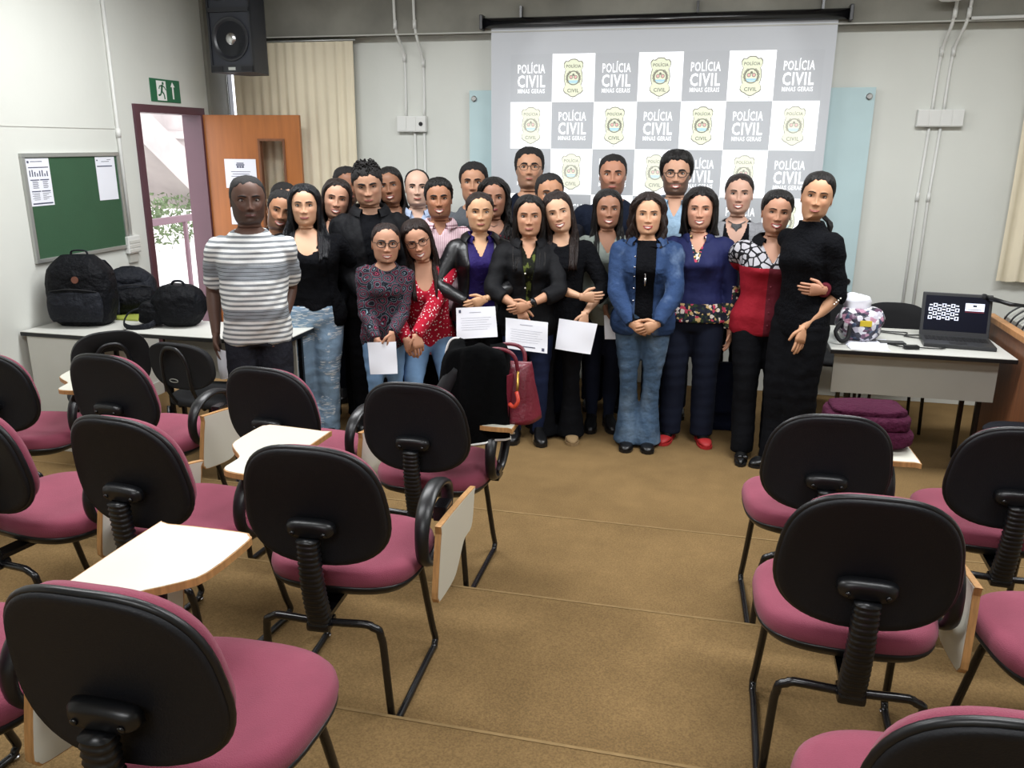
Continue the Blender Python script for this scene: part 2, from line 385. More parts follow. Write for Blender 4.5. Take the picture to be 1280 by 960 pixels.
# ------------------------------------------------------------------ outside the door
struct(MB().box((-30, -6, -.30), (XL-.16, 30, -.14)).build('ground', 'ground_out', smooth=False))
stair = tag(MB().poly([P(120, 120, x=-9.0), P(165, 120, x=-9.0), P(262, 215, x=-9.0), P(262, 262, x=-9.0)], (-1.2, 0, 0)).build('stair_slab', 'concrete_light', smooth=False), 'sloping concrete stair slab seen outside through the doorway', 'stair')
cb = thing('concrete_building', 'pinkish concrete building with ledges outside beyond the doorway', 'building')
q0, q1 = P(120, 60, x=-12), P(300, 258, x=-12)
MB().box((-12.4, q0[1]-3, 1.0), (-12, q1[1]+6, 6.5)).build('wall', 'concrete_light', cb, smooth=False)
for zz in (1.22, 1.9, 2.9): MB().box((-12, q0[1]-3, zz), (-11.8, q1[1]+6, zz+.16)).build('ledge', 'concrete_light', cb, smooth=False)
MB().box((-12.4, q0[1]-3, -.3), (-12, q1[1]+6, 1.0)).build('lower_wall', 'ground_out', cb, smooth=False)
rl = thing('metal_railing', 'pale mauve metal railing outside the doorway', 'railing')
MB().box((-6.2, 6.2, .92), (-6.14, 10.5, 1.0), bev=.01).build('top_rail', 'jamb', rl, smooth=False)
for y in (6.3, 7.6, 8.9, 10.2): MB().box((-6.19, y, -.14), (-6.15, y+.04, .93)).build('post', 'jamb', rl, smooth=False)
hs = MB(); rr = np.random.default_rng(3)
for i in range(2600):
    c = np.array((-9+rr.normal()*.35, rr.uniform(9.5, 15), .2+rr.uniform(0, 1)*.75)); a, b = rr.normal(size=(2, 3))*.035
    hs.add([c, c+a, c+a*.5+b, c-a*.4+b*.8], [(0, 1, 2, 3)])
o = tag(hs.build('hedge', 'leaf', smooth=False), 'leafy green and pale hedge outside behind the railing', 'hedge'); o['kind'] = 'stuff'

# ------------------------------------------------------------------ projection screen
scr = thing('projection_screen', 'large pull-down projection screen showing rows of police crests and lettering', 'screen', (0, 6.33, 0))
MB().tube([(-1.73, 0, 2.69), (.80, 0, 2.69)], .036, 16).build('casing', 'black_metal', scr)
for x in (-1.74, .80): MB().box((x-.012, -.045, 2.645), (x+.012, .04, 2.745), bev=.004).build('end_cap', 'black_plastic', scr, smooth=False)
for x in (-1.45, -.2, .62): MB().box((x-.008, -.01, 2.72), (x+.008, .03, 2.80)).build('bracket', 'black_metal', scr, smooth=False)
MB().box((-1.68, .028, .98), (.73, .031, 2.68)).build('fabric', 'screen_fabric', scr, smooth=False)
MB().tube([(-1.70, .03, .975), (.75, .03, .975)], .014, 10).build('bottom_bar', 'black_plastic', scr)
def text_mesh(body, size, bold=.0, name='lettering'):
    cu = bpy.data.curves.new('t', 'FONT'); cu.body = body; cu.size = size; cu.align_x = 'CENTER'; cu.offset = bold; cu.resolution_u = 2; cu.space_character = 1.12
    o = bpy.data.objects.new('t', cu); COL.objects.link(o); dg = bpy.context.evaluated_depsgraph_get(); me = bpy.data.meshes.new_from_object(o.evaluated_get(dg))
    V = np.array([v.co[:] for v in me.vertices]); F = [tuple(p.vertices) for p in me.polygons]
    bpy.data.objects.remove(o); bpy.data.meshes.remove(me); return V, F
def fit_text(body, wid, hgt, bold=.0):
    V, F = text_mesh(body, 1.0, bold); mn, mx = V.min(0), V.max(0); V = V-np.array([(mn[0]+mx[0])/2, mn[1], 0]); V = V*np.array([wid/(mx[0]-mn[0]), hgt/(mx[1]-mn[1]), 1]); return V, F
TL = MB()
for body, wd, h, z, bd in (('POLÍCIA', .205, .078, .034, .014), ('CIVIL', .208, .086, -.064, .022), ('MINAS GERAIS', .205, .030, -.104, .012)):
    V, F = fit_text(body, wd, h, bd); TL.add(np.stack([V[:, 0], V[:, 2]*0, V[:, 1]+z], 1), F)
text_me = TL.mesh('lettering', 'proj_text', False)
# police badge: outlined shield, ring with figures, blue wave, banners
def outline(k=1.0):
    half = [(.132, .0), (.130, .022), (.116, .040), (.118, .060), (.100, .073), (.072, .070), (.055, .060), (.030, .067), (0, .070), (-.030, .066), (-.050, .059), (-.066, .070), (-.090, .074), (-.106, .060), (-.115, .040), (-.130, .018), (-.134, 0)]
    return [(w_*k, 0, z*k) for z, w_ in half]+[(-w_*k, 0, z*k) for z, w_ in half[-2:0:-1]]
cr = MB()
cr.poly(outline(1.0), (0, -.0006, 0), mi=0)
def ring(mb, r0, r1, c, y, mi, n=28):
    th = np.linspace(0, 2*PI, n, endpoint=False); V = np.array([[(c[0]+r*math.sin(t), y, c[1]+r*math.cos(t)) for t in th] for r in (r0, r1)])
    mb.grid(V, True, mi)
og = np.array(outline(1.0)); V = np.array([og+(0, -.0012, 0), og*np.array((.93, 1, .95))+(0, -.0012, 0)]); cr.grid(V, True, 1)
ring(cr, .050, .043, (0, 0), -.0012, 1)
for a in (-1, 1):
    for i in range(5):
        t = a*(.6+i*.38); c = (.047*math.sin(t), .047*math.cos(t)); ring(cr, .006, .010, c, -.0015, 1, 8)
    cr.ellipsoid((a*.017, -.001, .006), (.012, .0008, .014), 10, 6, 3); ring(cr, .010, .014, (a*.017, .006), -.0019, 1, 12)
cr.ellipsoid((0, -.001, .022), (.009, .0008, .009), 10, 6, 1)
cr.box((-.034, -.0018, -.026), (.034, -.0012, -.018), 2).box((-.028, -.0018, -.036), (.028, -.0012, -.030), 2)
for body, wd, h, z in (('POLÍCIA', .108, .026, .070), ('CIVIL', .085, .026, -.100), ('MG', .022, .008, -.146)):
    Vt, Ft = fit_text(body, wd, h, .02); cr.add(np.stack([Vt[:, 0], Vt[:, 2]*0-.0022, Vt[:, 1]+z], 1), Ft, 1)
crest_me = cr.mesh('crest', ['crest_a', 'crest_b', 'crest_c', 'crest_d'], False)
crest_faint = crest_me.copy(); 
for i, m_ in enumerate(('crest_f1', 'crest_f2', 'crest_f3', 'crest_f4')):
    M[m_] = MT(m_.replace('crest_f', 'projected_faint_tone_'), ('dcdecb', '9a9a8e', 'b4d0dd', 'd4bcb8')[i], .8, emit=.30).m; crest_faint.materials[i] = M[m_]
TW, TH, X0, Z1 = .3135, .332, -1.530, 2.476
for r in range(4):
    for c in range(7):
        xc = X0+(c+.5)*TW; zc = Z1-(r+.5)*TH; white = (r+c) % 2 == 1
        if r == 0 and c == 0: white = False
        if zc-TH/2 < 1.0: continue
        tl = MB().box((-TW/2, 0, -TH/2), (TW/2, .0015, TH/2)).build('projected_tile', 'white_tile' if white else 'grey_tile', scr, smooth=False); tl.location = (xc, .0262, zc)
        if white: o = put('crest', crest_faint if (c in (0, 6) or r >= 2) else crest_me, tl)
        else: o = put('lettering', text_me, tl)
        o.location = (0, -.0006, 0)
# glass board behind the screen
gb = thing('glass_board', 'frosted pale blue glass writing board on the wall behind the projection screen', 'board')
MB().box((-1.88, 6.455, .81), (1.035, 6.463, 2.235), bev=.002).build('glass_panel', 'glass_board', gb, smooth=False)
for x in (-1.84, .995):
    for z in (.89, 2.175): MB().lathe([(.022, 0), (.022, .012), (.016, .018)], 16).xf(trs((x, 6.455, z), rx=PI/2)).build('stud', 'steel' if z > 1 else 'black_plastic', gb, angle=40)
# ------------------------------------------------------------------ curtains
def curtain_(label, x0, x1, z0, z1, y, n, seed):
    t = thing('curtain', label, 'curtain'); r = np.random.default_rng(seed); cols = n*12; xs = np.linspace(0, 1, cols); zs = np.linspace(0, 1, 14); V = []
    ph = np.cumsum(r.uniform(.6, 1.5, cols)); ph = ph/ph[-1]*n*2*PI; am = np.interp(xs, np.linspace(0, 1, n), r.uniform(.6, 1.3, n))
    for s in zs:
        V.append([(x0+(x1-x0)*u+.006*math.sin(3*s+9*u), y-.012*am[i]*math.sin(ph[i]+.5*math.sin(2.2*s)*(.4+.6*s))*(.55+.45*s), z1+(z0-z1)*s+.004*math.sin(ph[i])*s) for i, u in enumerate(xs)])
    V = np.array(V); mb = MB().grid(V).grid(V+(0, .003, 0), flip=True); mb.build('drape', 'curtain', t)
    MB().tube([(x0-.02, y+.01, z1+.01), (x1+.02, y+.01, z1+.01)], .008, 8).build('rod', 'alu', t)
curtain_('long beige curtain hanging behind the open wooden door', -3.845, -2.80, .12, 2.60, 6.40, 13, 1)
curtain_('beige curtain hanging at the right end of the back wall', 1.965, 2.95, .94, 2.60, 6.42, 9, 2)

# ------------------------------------------------------------------ things on walls
bd = thing('notice_board', 'green felt notice board in an aluminium frame on the left wall', 'board')
x = XL
MB().box((x, 4.265, 1.15), (x+.012, 5.065, 1.75)).build('felt', 'chalk', bd, smooth=False)
for a, b in (((x, 4.24, 1.125), (x+.022, 5.09, 1.15)), ((x, 4.24, 1.75), (x+.022, 5.09, 1.775)), ((x, 4.24, 1.15), (x+.022, 4.265, 1.75)), ((x, 5.065, 1.15), (x+.022, 5.09, 1.75))): MB().box(a, b, bev=.003).build('frame_rail', 'alu', bd, smooth=False)
def sheet_on_board(y0, y1, z0, z1, kind, lab):
    t = thing('printed_sheet', lab, 'sheet'); X = XL+.0125
    MB().box((X, y0, z0), (X+.001, y1, z1)).build('sheet', 'paper', t, smooth=False)
    k = MB(); X += .0011; W_, H_ = y1-y0, z1-z0
    def r(a, b, c, d): k.box((X, y0+a*W_, z1-d*H_), (X+.0006, y0+c*W_, z1-b*H_))
    if kind:
        r(.06, .05, .14, .10); r(.2, .06, .7, .075); r(.08, .18, .94, .2)
        for i, hh in enumerate((.13, .14, .10, .07, .12, .13, .06, .11)): r(.1+i*.105, .38-hh, .145+i*.105, .38)
        for (a, b) in ((.1, .44), (.52, .44), (.1, .68), (.52, .68)): r(a, b, a+.38, b+.022)
        for i in range(6): r(.18, .48+i*.027, .40+.03*(i % 2), .49+i*.027); r(.62, .48+i*.027, .84-.03*(i % 2), .49+i*.027)
        for i in range(6): r(.1+.06*(i % 2), .73+i*.027, .42, .738+i*.027); r(.55, .73+i*.027, .9-.1*(i % 3), .738+i*.027)
        r(.08, .935, .94, .965)
    else: r(.06, .06, .12, .09); r(.3, .10, .7, .112); r(.06, .20, .84, .225); r(.6, .06, .8, .07)
    k.build('printed_lines', 'ink', t, smooth=False)
sheet_on_board(4.27, 4.455, 1.465, 1.745, 1, 'printed sheet with a bar chart at the left of the green board')
sheet_on_board(4.86, 5.045, 1.465, 1.745, 0, 'mostly blank printed sheet at the right of the green board')
sg = thing('exit_sign', 'green emergency exit sign with running figure and arrow above the doorway', 'sign')
X = XL; MB().box((X, 5.53, 2.125), (X+.006, 5.88, 2.285), bev=.002).build('plate', 'sign_green', sg, smooth=False)
X += .0062; k = MB()
k.box((X, 5.60, 2.135), (X+.0006, 5.71, 2.272)); k.poly([(X, y, z) for y, z in ((5.79, 2.27), (5.765, 2.235), (5.782, 2.235), (5.782, 2.15), (5.80, 2.15), (5.80, 2.235), (5.817, 2.235))], (.0006, 0, 0))
k.build('door_and_arrow_symbol', 'white', sg, smooth=False)
k = MB(); X += .0008; k.lathe([(.011, 0), (.011, .0006)], 14).xf(trs((X, 5.675, 2.255), ry=PI/2))
def limb(pts, w=.013):
    p = np.array([(X, a, b) for a, b in pts])
    for a, b in zip(p[:-1], p[1:]):
        d = b-a; nrm = np.array((0, -d[2], d[1])); nrm /= np.linalg.norm(nrm)+1e-9; k.poly([a-nrm*w/2, b-nrm*w/2, b+nrm*w/2, a+nrm*w/2], (.0006, 0, 0))
limb([(5.665, 2.245), (5.655, 2.20)], .02); limb([(5.655, 2.20), (5.68, 2.18), (5.685, 2.145)]); limb([(5.655, 2.205), (5.64, 2.175), (5.612, 2.17)]); limb([(5.665, 2.24), (5.69, 2.23), (5.705, 2.21)], .009); limb([(5.662, 2.238), (5.635, 2.235), (5.625, 2.215)], .009)
k.build('running_figure', 'sign_green', sg, smooth=False)
def conduit(label, pts, r=.011, box=None):
    t = thing('conduit', label, 'conduit', group='surface conduits'); pp = cat(pts, 5) if len(pts) > 3 else np.array(pts); MB().tube(pp, r, 8).build('pipe', 'pvc', t)
    for p in pts[1:-1]: MB().tube([np.array(p)-(0, 0, .03), np.array(p)+(0, 0, .03)], r*1.35, 8).build('coupling', 'pvc', t)
    return t
conduit('white conduit pipe running down the left wall beside the green board', [(XL+.012, 5.12, 3.19), (XL+.012, 5.12, 1.9), (XL+.012, 5.12, 1.20)], .013)
def wallbox(name, a, b, n, lab, axis='y', knob=None):
    t = thing(name, lab, 'electrical box'); MB().box(a, b, bev=.006).build('housing', 'pvc', t, smooth=False)
    for i in range(n):
        if axis == 'y': 
            u0 = a[0]+(b[0]-a[0])*i/n; u1 = a[0]+(b[0]-a[0])*(i+1)/n; MB().box((u0+.003, a[1]-.004, a[2]+.006), (u1-.003, a[1]+.001, b[2]-.006), bev=.002).build('cover', 'pvc', t, smooth=False)
            if knob is not None and i == knob: MB().lathe([(.016, 0), (.016, .006)], 14).xf(trs(((u0+u1)/2, a[1]-.004, (a[2]+b[2])/2), rx=PI/2)).build('socket', 'black_plastic', t, angle=40)
        else: MB().box((b[0]-.001, a[1]+.01, a[2]+.01+i*.03), (b[0]+.004, b[1]-.01, a[2]+.03+i*.03)).build('switch', 'laminate_grey', t, smooth=False)
wallbox('switch_box', (XL, 5.06, 1.085), (XL+.035, 5.19, 1.205), 3, 'white switch box on the left wall under the pipe beside the door', 'x')
sbox('trim_4', (XL, 5.08, 1.02), (XL+.02, 5.17, 1.083), 'panel_grey')
conduit('left of two white pipes above the double box left of the screen', [(-2.425, 6.345, 3.19), (-2.425, 6.345, 2.70), (-2.41, 6.485, 2.48), (-2.41, 6.485, 2.05)])
conduit('right of two white pipes above the double box left of the screen', [(-2.27, 6.345, 3.19), (-2.27, 6.345, 2.70), (-2.258, 6.485, 2.44), (-2.258, 6.485, 2.05)])
wallbox('socket_box', (-2.475, 6.45, 1.93), (-2.235, 6.5, 2.05), 3, 'white three-part socket box on the back wall left of the screen', 'y', 2)
conduit('left of two white pipes below the box left of the screen', [(-2.34, 6.488, 1.93), (-2.34, 6.488, .5)], .010)
conduit('right of two white pipes below the box left of the screen', [(-2.262, 6.488, 1.93), (-2.262, 6.488, .5)], .010)
conduit('left of two white pipes above the long box right of the screen', [(1.445, 6.345, 3.19), (1.44, 6.345, 2.68), (1.425, 6.485, 2.46), (1.415, 6.485, 2.09)])
conduit('right of two white pipes above the long box right of the screen', [(1.53, 6.345, 3.19), (1.525, 6.345, 2.68), (1.498, 6.485, 2.46), (1.488, 6.485, 2.09)])
wallbox('socket_box', (1.32, 6.45, 1.975), (1.615, 6.5, 2.09), 4, 'long white four-part socket box on the back wall right of the screen')
conduit('left of two white pipes running down below the box right of the screen', [(1.413, 6.488, 1.975), (1.40, 6.488, 1.5), (1.40, 6.488, .3)], .010)
conduit('right of two white pipes running down below the box right of the screen', [(1.485, 6.488, 1.975), (1.472, 6.488, 1.5), (1.472, 6.488, .3)], .010)
t = thing('conduit', 'white pipe running sideways under the concrete beam at the right', 'conduit', group='surface conduits'); MB().tube([(1.54, 6.335, 2.645), (3.5, 6.335, 2.66)], .011, 8).build('pipe', 'pvc', t)
det = thing('ceiling_detector', 'round white detector on the beam at the upper right of the photo', 'detector'); q = P(1189, -3, y=6.2); MB().lathe([(.0, -.018), (.06, -.016), (.085, 0), (.088, .02), (.05, .03)], 28).xf(trs(q)).build('cover', 'white', det, angle=45)
MB().box((q[0]-.02, q[1], q[2]+.02), (q[0]+.02, 6.36, q[2]+.045)).build('arm', 'pvc', det, smooth=False)
# loudspeaker
spk = thing('loudspeaker', 'large black loudspeaker hanging in the corner above the open door', 'speaker', (-3.41, 5.86, 2.325), math.radians(-2))
sb_ = MB(); V = []
for y, ins in ((-.17, 0), (-.16, 0), (.06, .03), (.17, .09)): V.append([(-.172+ins, y, 0), (.172-ins, y, 0), (.172-ins, y, .74), (-.172+ins, y, .74)])
sb_.grid(np.array(V), True, 0, True, True); sb_.build('cabinet', 'speaker', spk, smooth=False, fixn=True)
fr = MB()
for a, b in (((-.172, -.182, 0), (.172, -.17, .05)), ((-.172, -.182, .40), (.172, -.17, .43)), ((-.172, -.182, 0), (-.158, -.17, .74)), ((.158, -.182, 0), (.172, -.17, .74)), ((-.172, -.182, .66), (.172, -.17, .74))): fr.box(a, b)
fr.build('front_frame', 'speaker_cone', spk, smooth=False)
R90 = trs((0, -.17, .225), rx=PI/2)
MB().lathe([(.145, 0), (.148, .012), (.138, .014), (.125, .004), (.06, -.03), (.055, -.03)], 36).xf(R90).build('woofer', 'speaker_cone', spk, angle=60)
MB().ellipsoid((0, 0, 0), (.045, .045, .022), 20, 10).xf(trs((0, -.165, .225), rx=PI/2)).build('dust_cap', 'steel', spk)
for x in (-.078, .078): MB().lathe([(.055, 0), (.055, .008), (.03, .002), (.012, .006), (.0, .012)], 24).xf(trs((x, -.17, .53), rx=PI/2)).build('tweeter', 'black_plastic', spk, angle=60)
MB().box((-.028, -.186, .014), (.028, -.182, .034)).build('badge', 'alu', spk, smooth=False)
for x in (-.12, .12): MB().box((x-.045, -.186, .008), (x+.045, -.182, .04)).build('port', 'black_matte', spk, smooth=False)
MB().box((-.03, -.05, .74), (.03, .05, .875)).build('bracket', 'black_metal', spk, smooth=False)

# ================================================================== TABLES
def table(label, x0, x1, y0, y1, z, panel, legs, end=None, edge='black_plastic'):
    t = thing('office_table', label, 'table', ((x0+x1)/2, (y0+y1)/2, 0)); cx, cy = (x0+x1)/2, (y0+y1)/2
    hx, hy = (x1-x0)/2, (y1-y0)/2
    MB().box((-hx+.003, -hy+.003, z-.024), (hx-.003, hy-.003, z), bev=.002).build('tabletop', 'laminate_grey', t, smooth=False)
    MB().box((-hx, -hy, z-.027), (hx, hy, z-.004), bev=.003).build('edge_band', edge, t, smooth=False)
    if panel: 
        a, b = panel; MB().box((a[0]-cx, a[1]-cy, a[2]), (b[0]-cx, b[1]-cy, b[2])).build('modesty_panel', 'panel_grey', t, smooth=False)
    if end: MB().box((end[0][0]-cx, end[0][1]-cy, end[0][2]), (end[1][0]-cx, end[1][1]-cy, end[1][2])).build('end_panel', 'laminate_grey', t, smooth=False)
    for (lx, ly) in legs: MB().box((lx-cx-.013, ly-cy-.013, 0), (lx-cx+.013, ly-cy+.013, z-.027), bev=.003).build('leg', 'black_metal', t, smooth=False)
    return t
table('grey office table carrying the laptop in front of the right wall', .70, 1.655, 4.82, 5.50, .75, ((.74, 4.93, .47), (1.60, 4.945, .722)), ((.84, 5.3), (1.55, 5.3), (.84, 5.0), (1.55, 5.0)))
table('grey desk with end panel against the left wall under the backpacks', -3.985, -3.43, 4.03, 4.84, .75, None, ((-3.46, 4.78), (-3.46, 4.06), (-3.95, 4.78)), ((-3.95, 4.04, .0), (-3.49, 4.058, .722)))
table('grey desk standing behind the striped shirt man', -3.40, -2.34, 4.16, 4.58, .752, ((-3.3, 4.44, .42), (-2.40, 4.455, .722)), ((-3.34, 4.5), (-2.40, 4.5), (-3.34, 4.25), (-2.40, 4.25)))
# wooden console with equipment
cs = thing('wooden_console', 'brown wooden console cabinet at the right end of the laptop table', 'cabinet', (2.1, 5.0, 0))
MB().box((-.42, -.52, 0), (.45, .48, .84)).build('body', 'desk_wood', cs, smooth=False)
MB().box((-.44, -.55, .84), (-.39, .50, .875), bev=.004).box((-.39, -.55, .84), (.47, -.51, .875), bev=.004).build('trim', 'desk_wood_light', cs, smooth=False)
mx = thing('audio_mixer', 'grey audio rack with black cables on top of the wooden console', 'mixer', (2.07, 5.18, .84))
V = [[(-.33, y, 0), (.33, y, 0), (.33, y, .12), (-.2, y, .12), (-.33, y, .04)] for y in (-.42, .24)]
MB().grid(np.array(V), True, 0, True, True).build('housing', 'panel_grey', mx, smooth=False, fixn=True)
kb = MB()
for i in range(7):
    for j in range(3): kb.lathe([(.011, 0), (.009, .018)], 8, c=(-.16+j*.06, -.36+i*.085, .12))
kb.build('knobs', 'black_plastic', mx, smooth=False)['kind'] = 'stuff'
for i in range(6):
    y = -.34+i*.1; MB().tube(cat([(-.36, y, .0), (-.33, y, .07), (-.22, y+.02, .14), (-.1, y+.04, .19+.02*(i % 2)), (0, y+.1, .13)], 5), .0055, 6).build('cable', 'black_plastic', mx)
for i in range(4):
    a = MB(); th = np.linspace(0, 2*PI, 26); a.tube(np.array([(.05*i-.1+.03*np.cos(t), .1+.07*np.sin(t)*(1+.1*i), .17+.035*np.sin(2*t+i)) for t in th]), .0045, 6); a.build('cable', 'black_plastic', mx)
mic = thing('microphone', 'black handheld microphone resting over the console edge beside the laptop', 'microphone')
q1, q2 = P(1233, 372, z=1.0), P(1256, 378, z=1.0); MB().tube([q1, q1*.7+q2*.3, q1*.25+q2*.75, q2+(.03, .0, -.01), q2+(.10, 0, -.015)], [.017, .015, .012, .012, .01], 12).build('body', 'black_plastic', mic)
MB().ellipsoid(q1-(.012, 0, 0), (.022, .022, .022), 12, 8).build('grille', 'black_matte', mic)
MB().tube(cat([q2+(.1, 0, -.015), q2+(.16, .03, -.03), q2+(.16, .1, -.05)], 4), .004, 6).build('cable', 'black_plastic', mic)
# laptop
lp = thing('laptop', 'open dark grey laptop showing the projected slide on the grey table', 'laptop', (1.42, 5.12, .752), math.radians(-6))
MB().box((-.185, -.13, 0), (.185, .13, .022), bev=.005).build('base', 'laptop', lp, smooth=False)
kb = MB()
for r in range(6):
    for c in range(15): kb.box((-.165+c*.022, .0+r*.018-.02, .022), (-.147+c*.022, .013+r*.018-.02, .0245))
kb.build('keys', 'keys', lp, smooth=False)['kind'] = 'stuff'
MB().box((-.05, -.11, .022), (.04, -.05, .0232)).build('touchpad', 'keys', lp, smooth=False)
T = trs((0, .125, .018), rx=math.radians(-14))
lid = MB().box((-.185, 0, 0), (.185, .016, .255), bev=.004, M4=T).build('lid', 'laptop', lp, smooth=False)
MB().box((-.168, -.001, .03), (.168, .0, .236), M4=T).build('display', 'lcd', lid, smooth=False)
ti, td = MB(), MB()
for r in range(4):
    for c in range(7):
        x0, z1 = -.148+c*.0235, .190-r*.0245
        if (r+c) % 2: ti.box((x0, -.0016, z1-.022), (x0+.0225, -.001, z1), M4=T); td.box((x0+.006, -.002, z1-.017), (x0+.016, -.0016, z1-.004), M4=T)
        else: ti.box((x0+.003, -.0016, z1-.014), (x0+.019, -.001, z1-.007), M4=T)
ti.box((.045, -.0016, .155), (.145, -.001, .2), M4=T); td.box((.085, -.002, .18), (.105, -.0016, .19), M4=T).box((.06, -.002, .162), (.13, -.0016, .165), M4=T)
ti.build('slide_tiles', 'lcd_white', lid, smooth=False); td.build('slide_symbols', 'lcd', lid, smooth=False)
MB().box((.045, -.0016, .146), (.145, -.001, .152), M4=T).build('red_bar', 'lcd_red', lid, smooth=False)
ph = thing('phone', 'black mobile phone lying on the grey table left of the laptop', 'phone', (1.06, 5.05, .751), math.radians(4)); MB().box((-.072, -.036, 0), (.072, .036, .010), bev=.004).build('case', 'black_plastic', ph, smooth=False); MB().box((-.066, -.031, .010), (.066, .031, .0106)).build('glass_face', 'lcd', ph, smooth=False)
ad = thing('adapter', 'small black adapter with cable on the table in front of the laptop', 'adapter', (1.14, 4.93, .751), math.radians(8)); MB().box((-.04, -.022, 0), (.04, .022, .022), bev=.007).build('housing', 'black_plastic', ad, smooth=False)
MB().tube(cat([(.04, 0, .01), (.09, .01, .005), (.16, .0, .006), (.20, .03, .006)], 4), .0035, 6).build('lead', 'black_plastic', ad)
MB().tube(cat([(-.04, 0, .01), (-.08, .08, .005), (-.17, .26, .006), (-.14, .42, .01), (-.02, .40, .006), (.10, .34, .006), (.2, .36, .006)], 4), .004, 6).build('lead', 'black_plastic', ad)
pc = tag(MB().tube(cat([(1.0, 5.44, .755), (1.08, 5.36, .757), (1.2, 5.35, .757), (1.17, 5.25, .757), (1.27, 5.2, .757)], 5), .004, 6).build('cable', 'black_plastic'), 'thin black cable looped on the table behind the phone', 'cable')
for i in range(3):
    t = thing('paper_sheet', ('white paper sheet at the left end of the laptop table, bottom of the pile', 'white paper sheet skewed in the middle of the pile left of the phone', 'white paper sheet with a grey stamp on top of the pile left of the phone')[i], 'paper', (.90+.01*i, 4.97+.012*i, .751+.0025*i), math.radians(6-7*i))
    MB().box((-.105, -.14, 0), (.105, .14, .002)).build('sheet', 'paper', t, smooth=False)
    if i == 2: MB().box((-.02, .05, .002), (.05, .09, .0025)).build('printed_block', 'ink_pale', t, smooth=False)
# patterned shopping bag on table
def lumpy(c, r, amp, seed, n=36, m=24, flat=0):
    mb = MB(); mb.ellipsoid((0, 0, 0), (1, 1, 1), n, m); V = mb.v[0]; V = np.sign(V)*abs(V)**.75
    d = 1+wrinkle(V*.12, amp, 1, seed)*6; V = V*d[:, None]*np.array(r)+np.array(c)
    if flat is not None: V[:, 2] = np.maximum(V[:, 2], c[2]-r[2]*.96)
    mb.v = [V]; return mb
pb = MT('patterned_plastic_bag', '8a8aa0', .3); v = pb.vor(38, out='Color'); sp_ = pb.n('ShaderNodeSeparateColor'); pb.L(v, sp_.inputs[0])
pb.col(pb.ramp(sp_.outputs[0], [(0, '2b2b3a'), (.25, 'c6c3cf'), (.45, '6a4a63'), (.6, 'e6e4ea'), (.8, '47546c'), (.92, 'b98aa0')])); pb.bump(pb.noise(30), .8, .006); M['pbag'] = pb.m
bg_ = thing('shopping_bag', 'crumpled patterned shopping bag with a yellow tag on the table beside the black dress woman', 'bag', (.885, 5.10, .753))
lumpy((0, 0, .10), (.13, .11, .10), .02, 4).build('body', 'pbag', bg_)
lumpy((-.03, .03, .21), (.07, .07, .055), .03, 5, flat=None).build('crumpled_top', 'paper', bg_)
MB().box((-.02, -.118, .10), (.045, -.11, .135), bev=.004).build('tag', 'yellow', bg_, smooth=False)
MB().tube(cat([(-.11, -.09, .12), (-.15, -.14, .07), (-.12, -.16, .02), (-.08, -.13, .03), (-.07, -.10, .1)], 4), .012, 8).build('strap', 'black_matte', bg_)

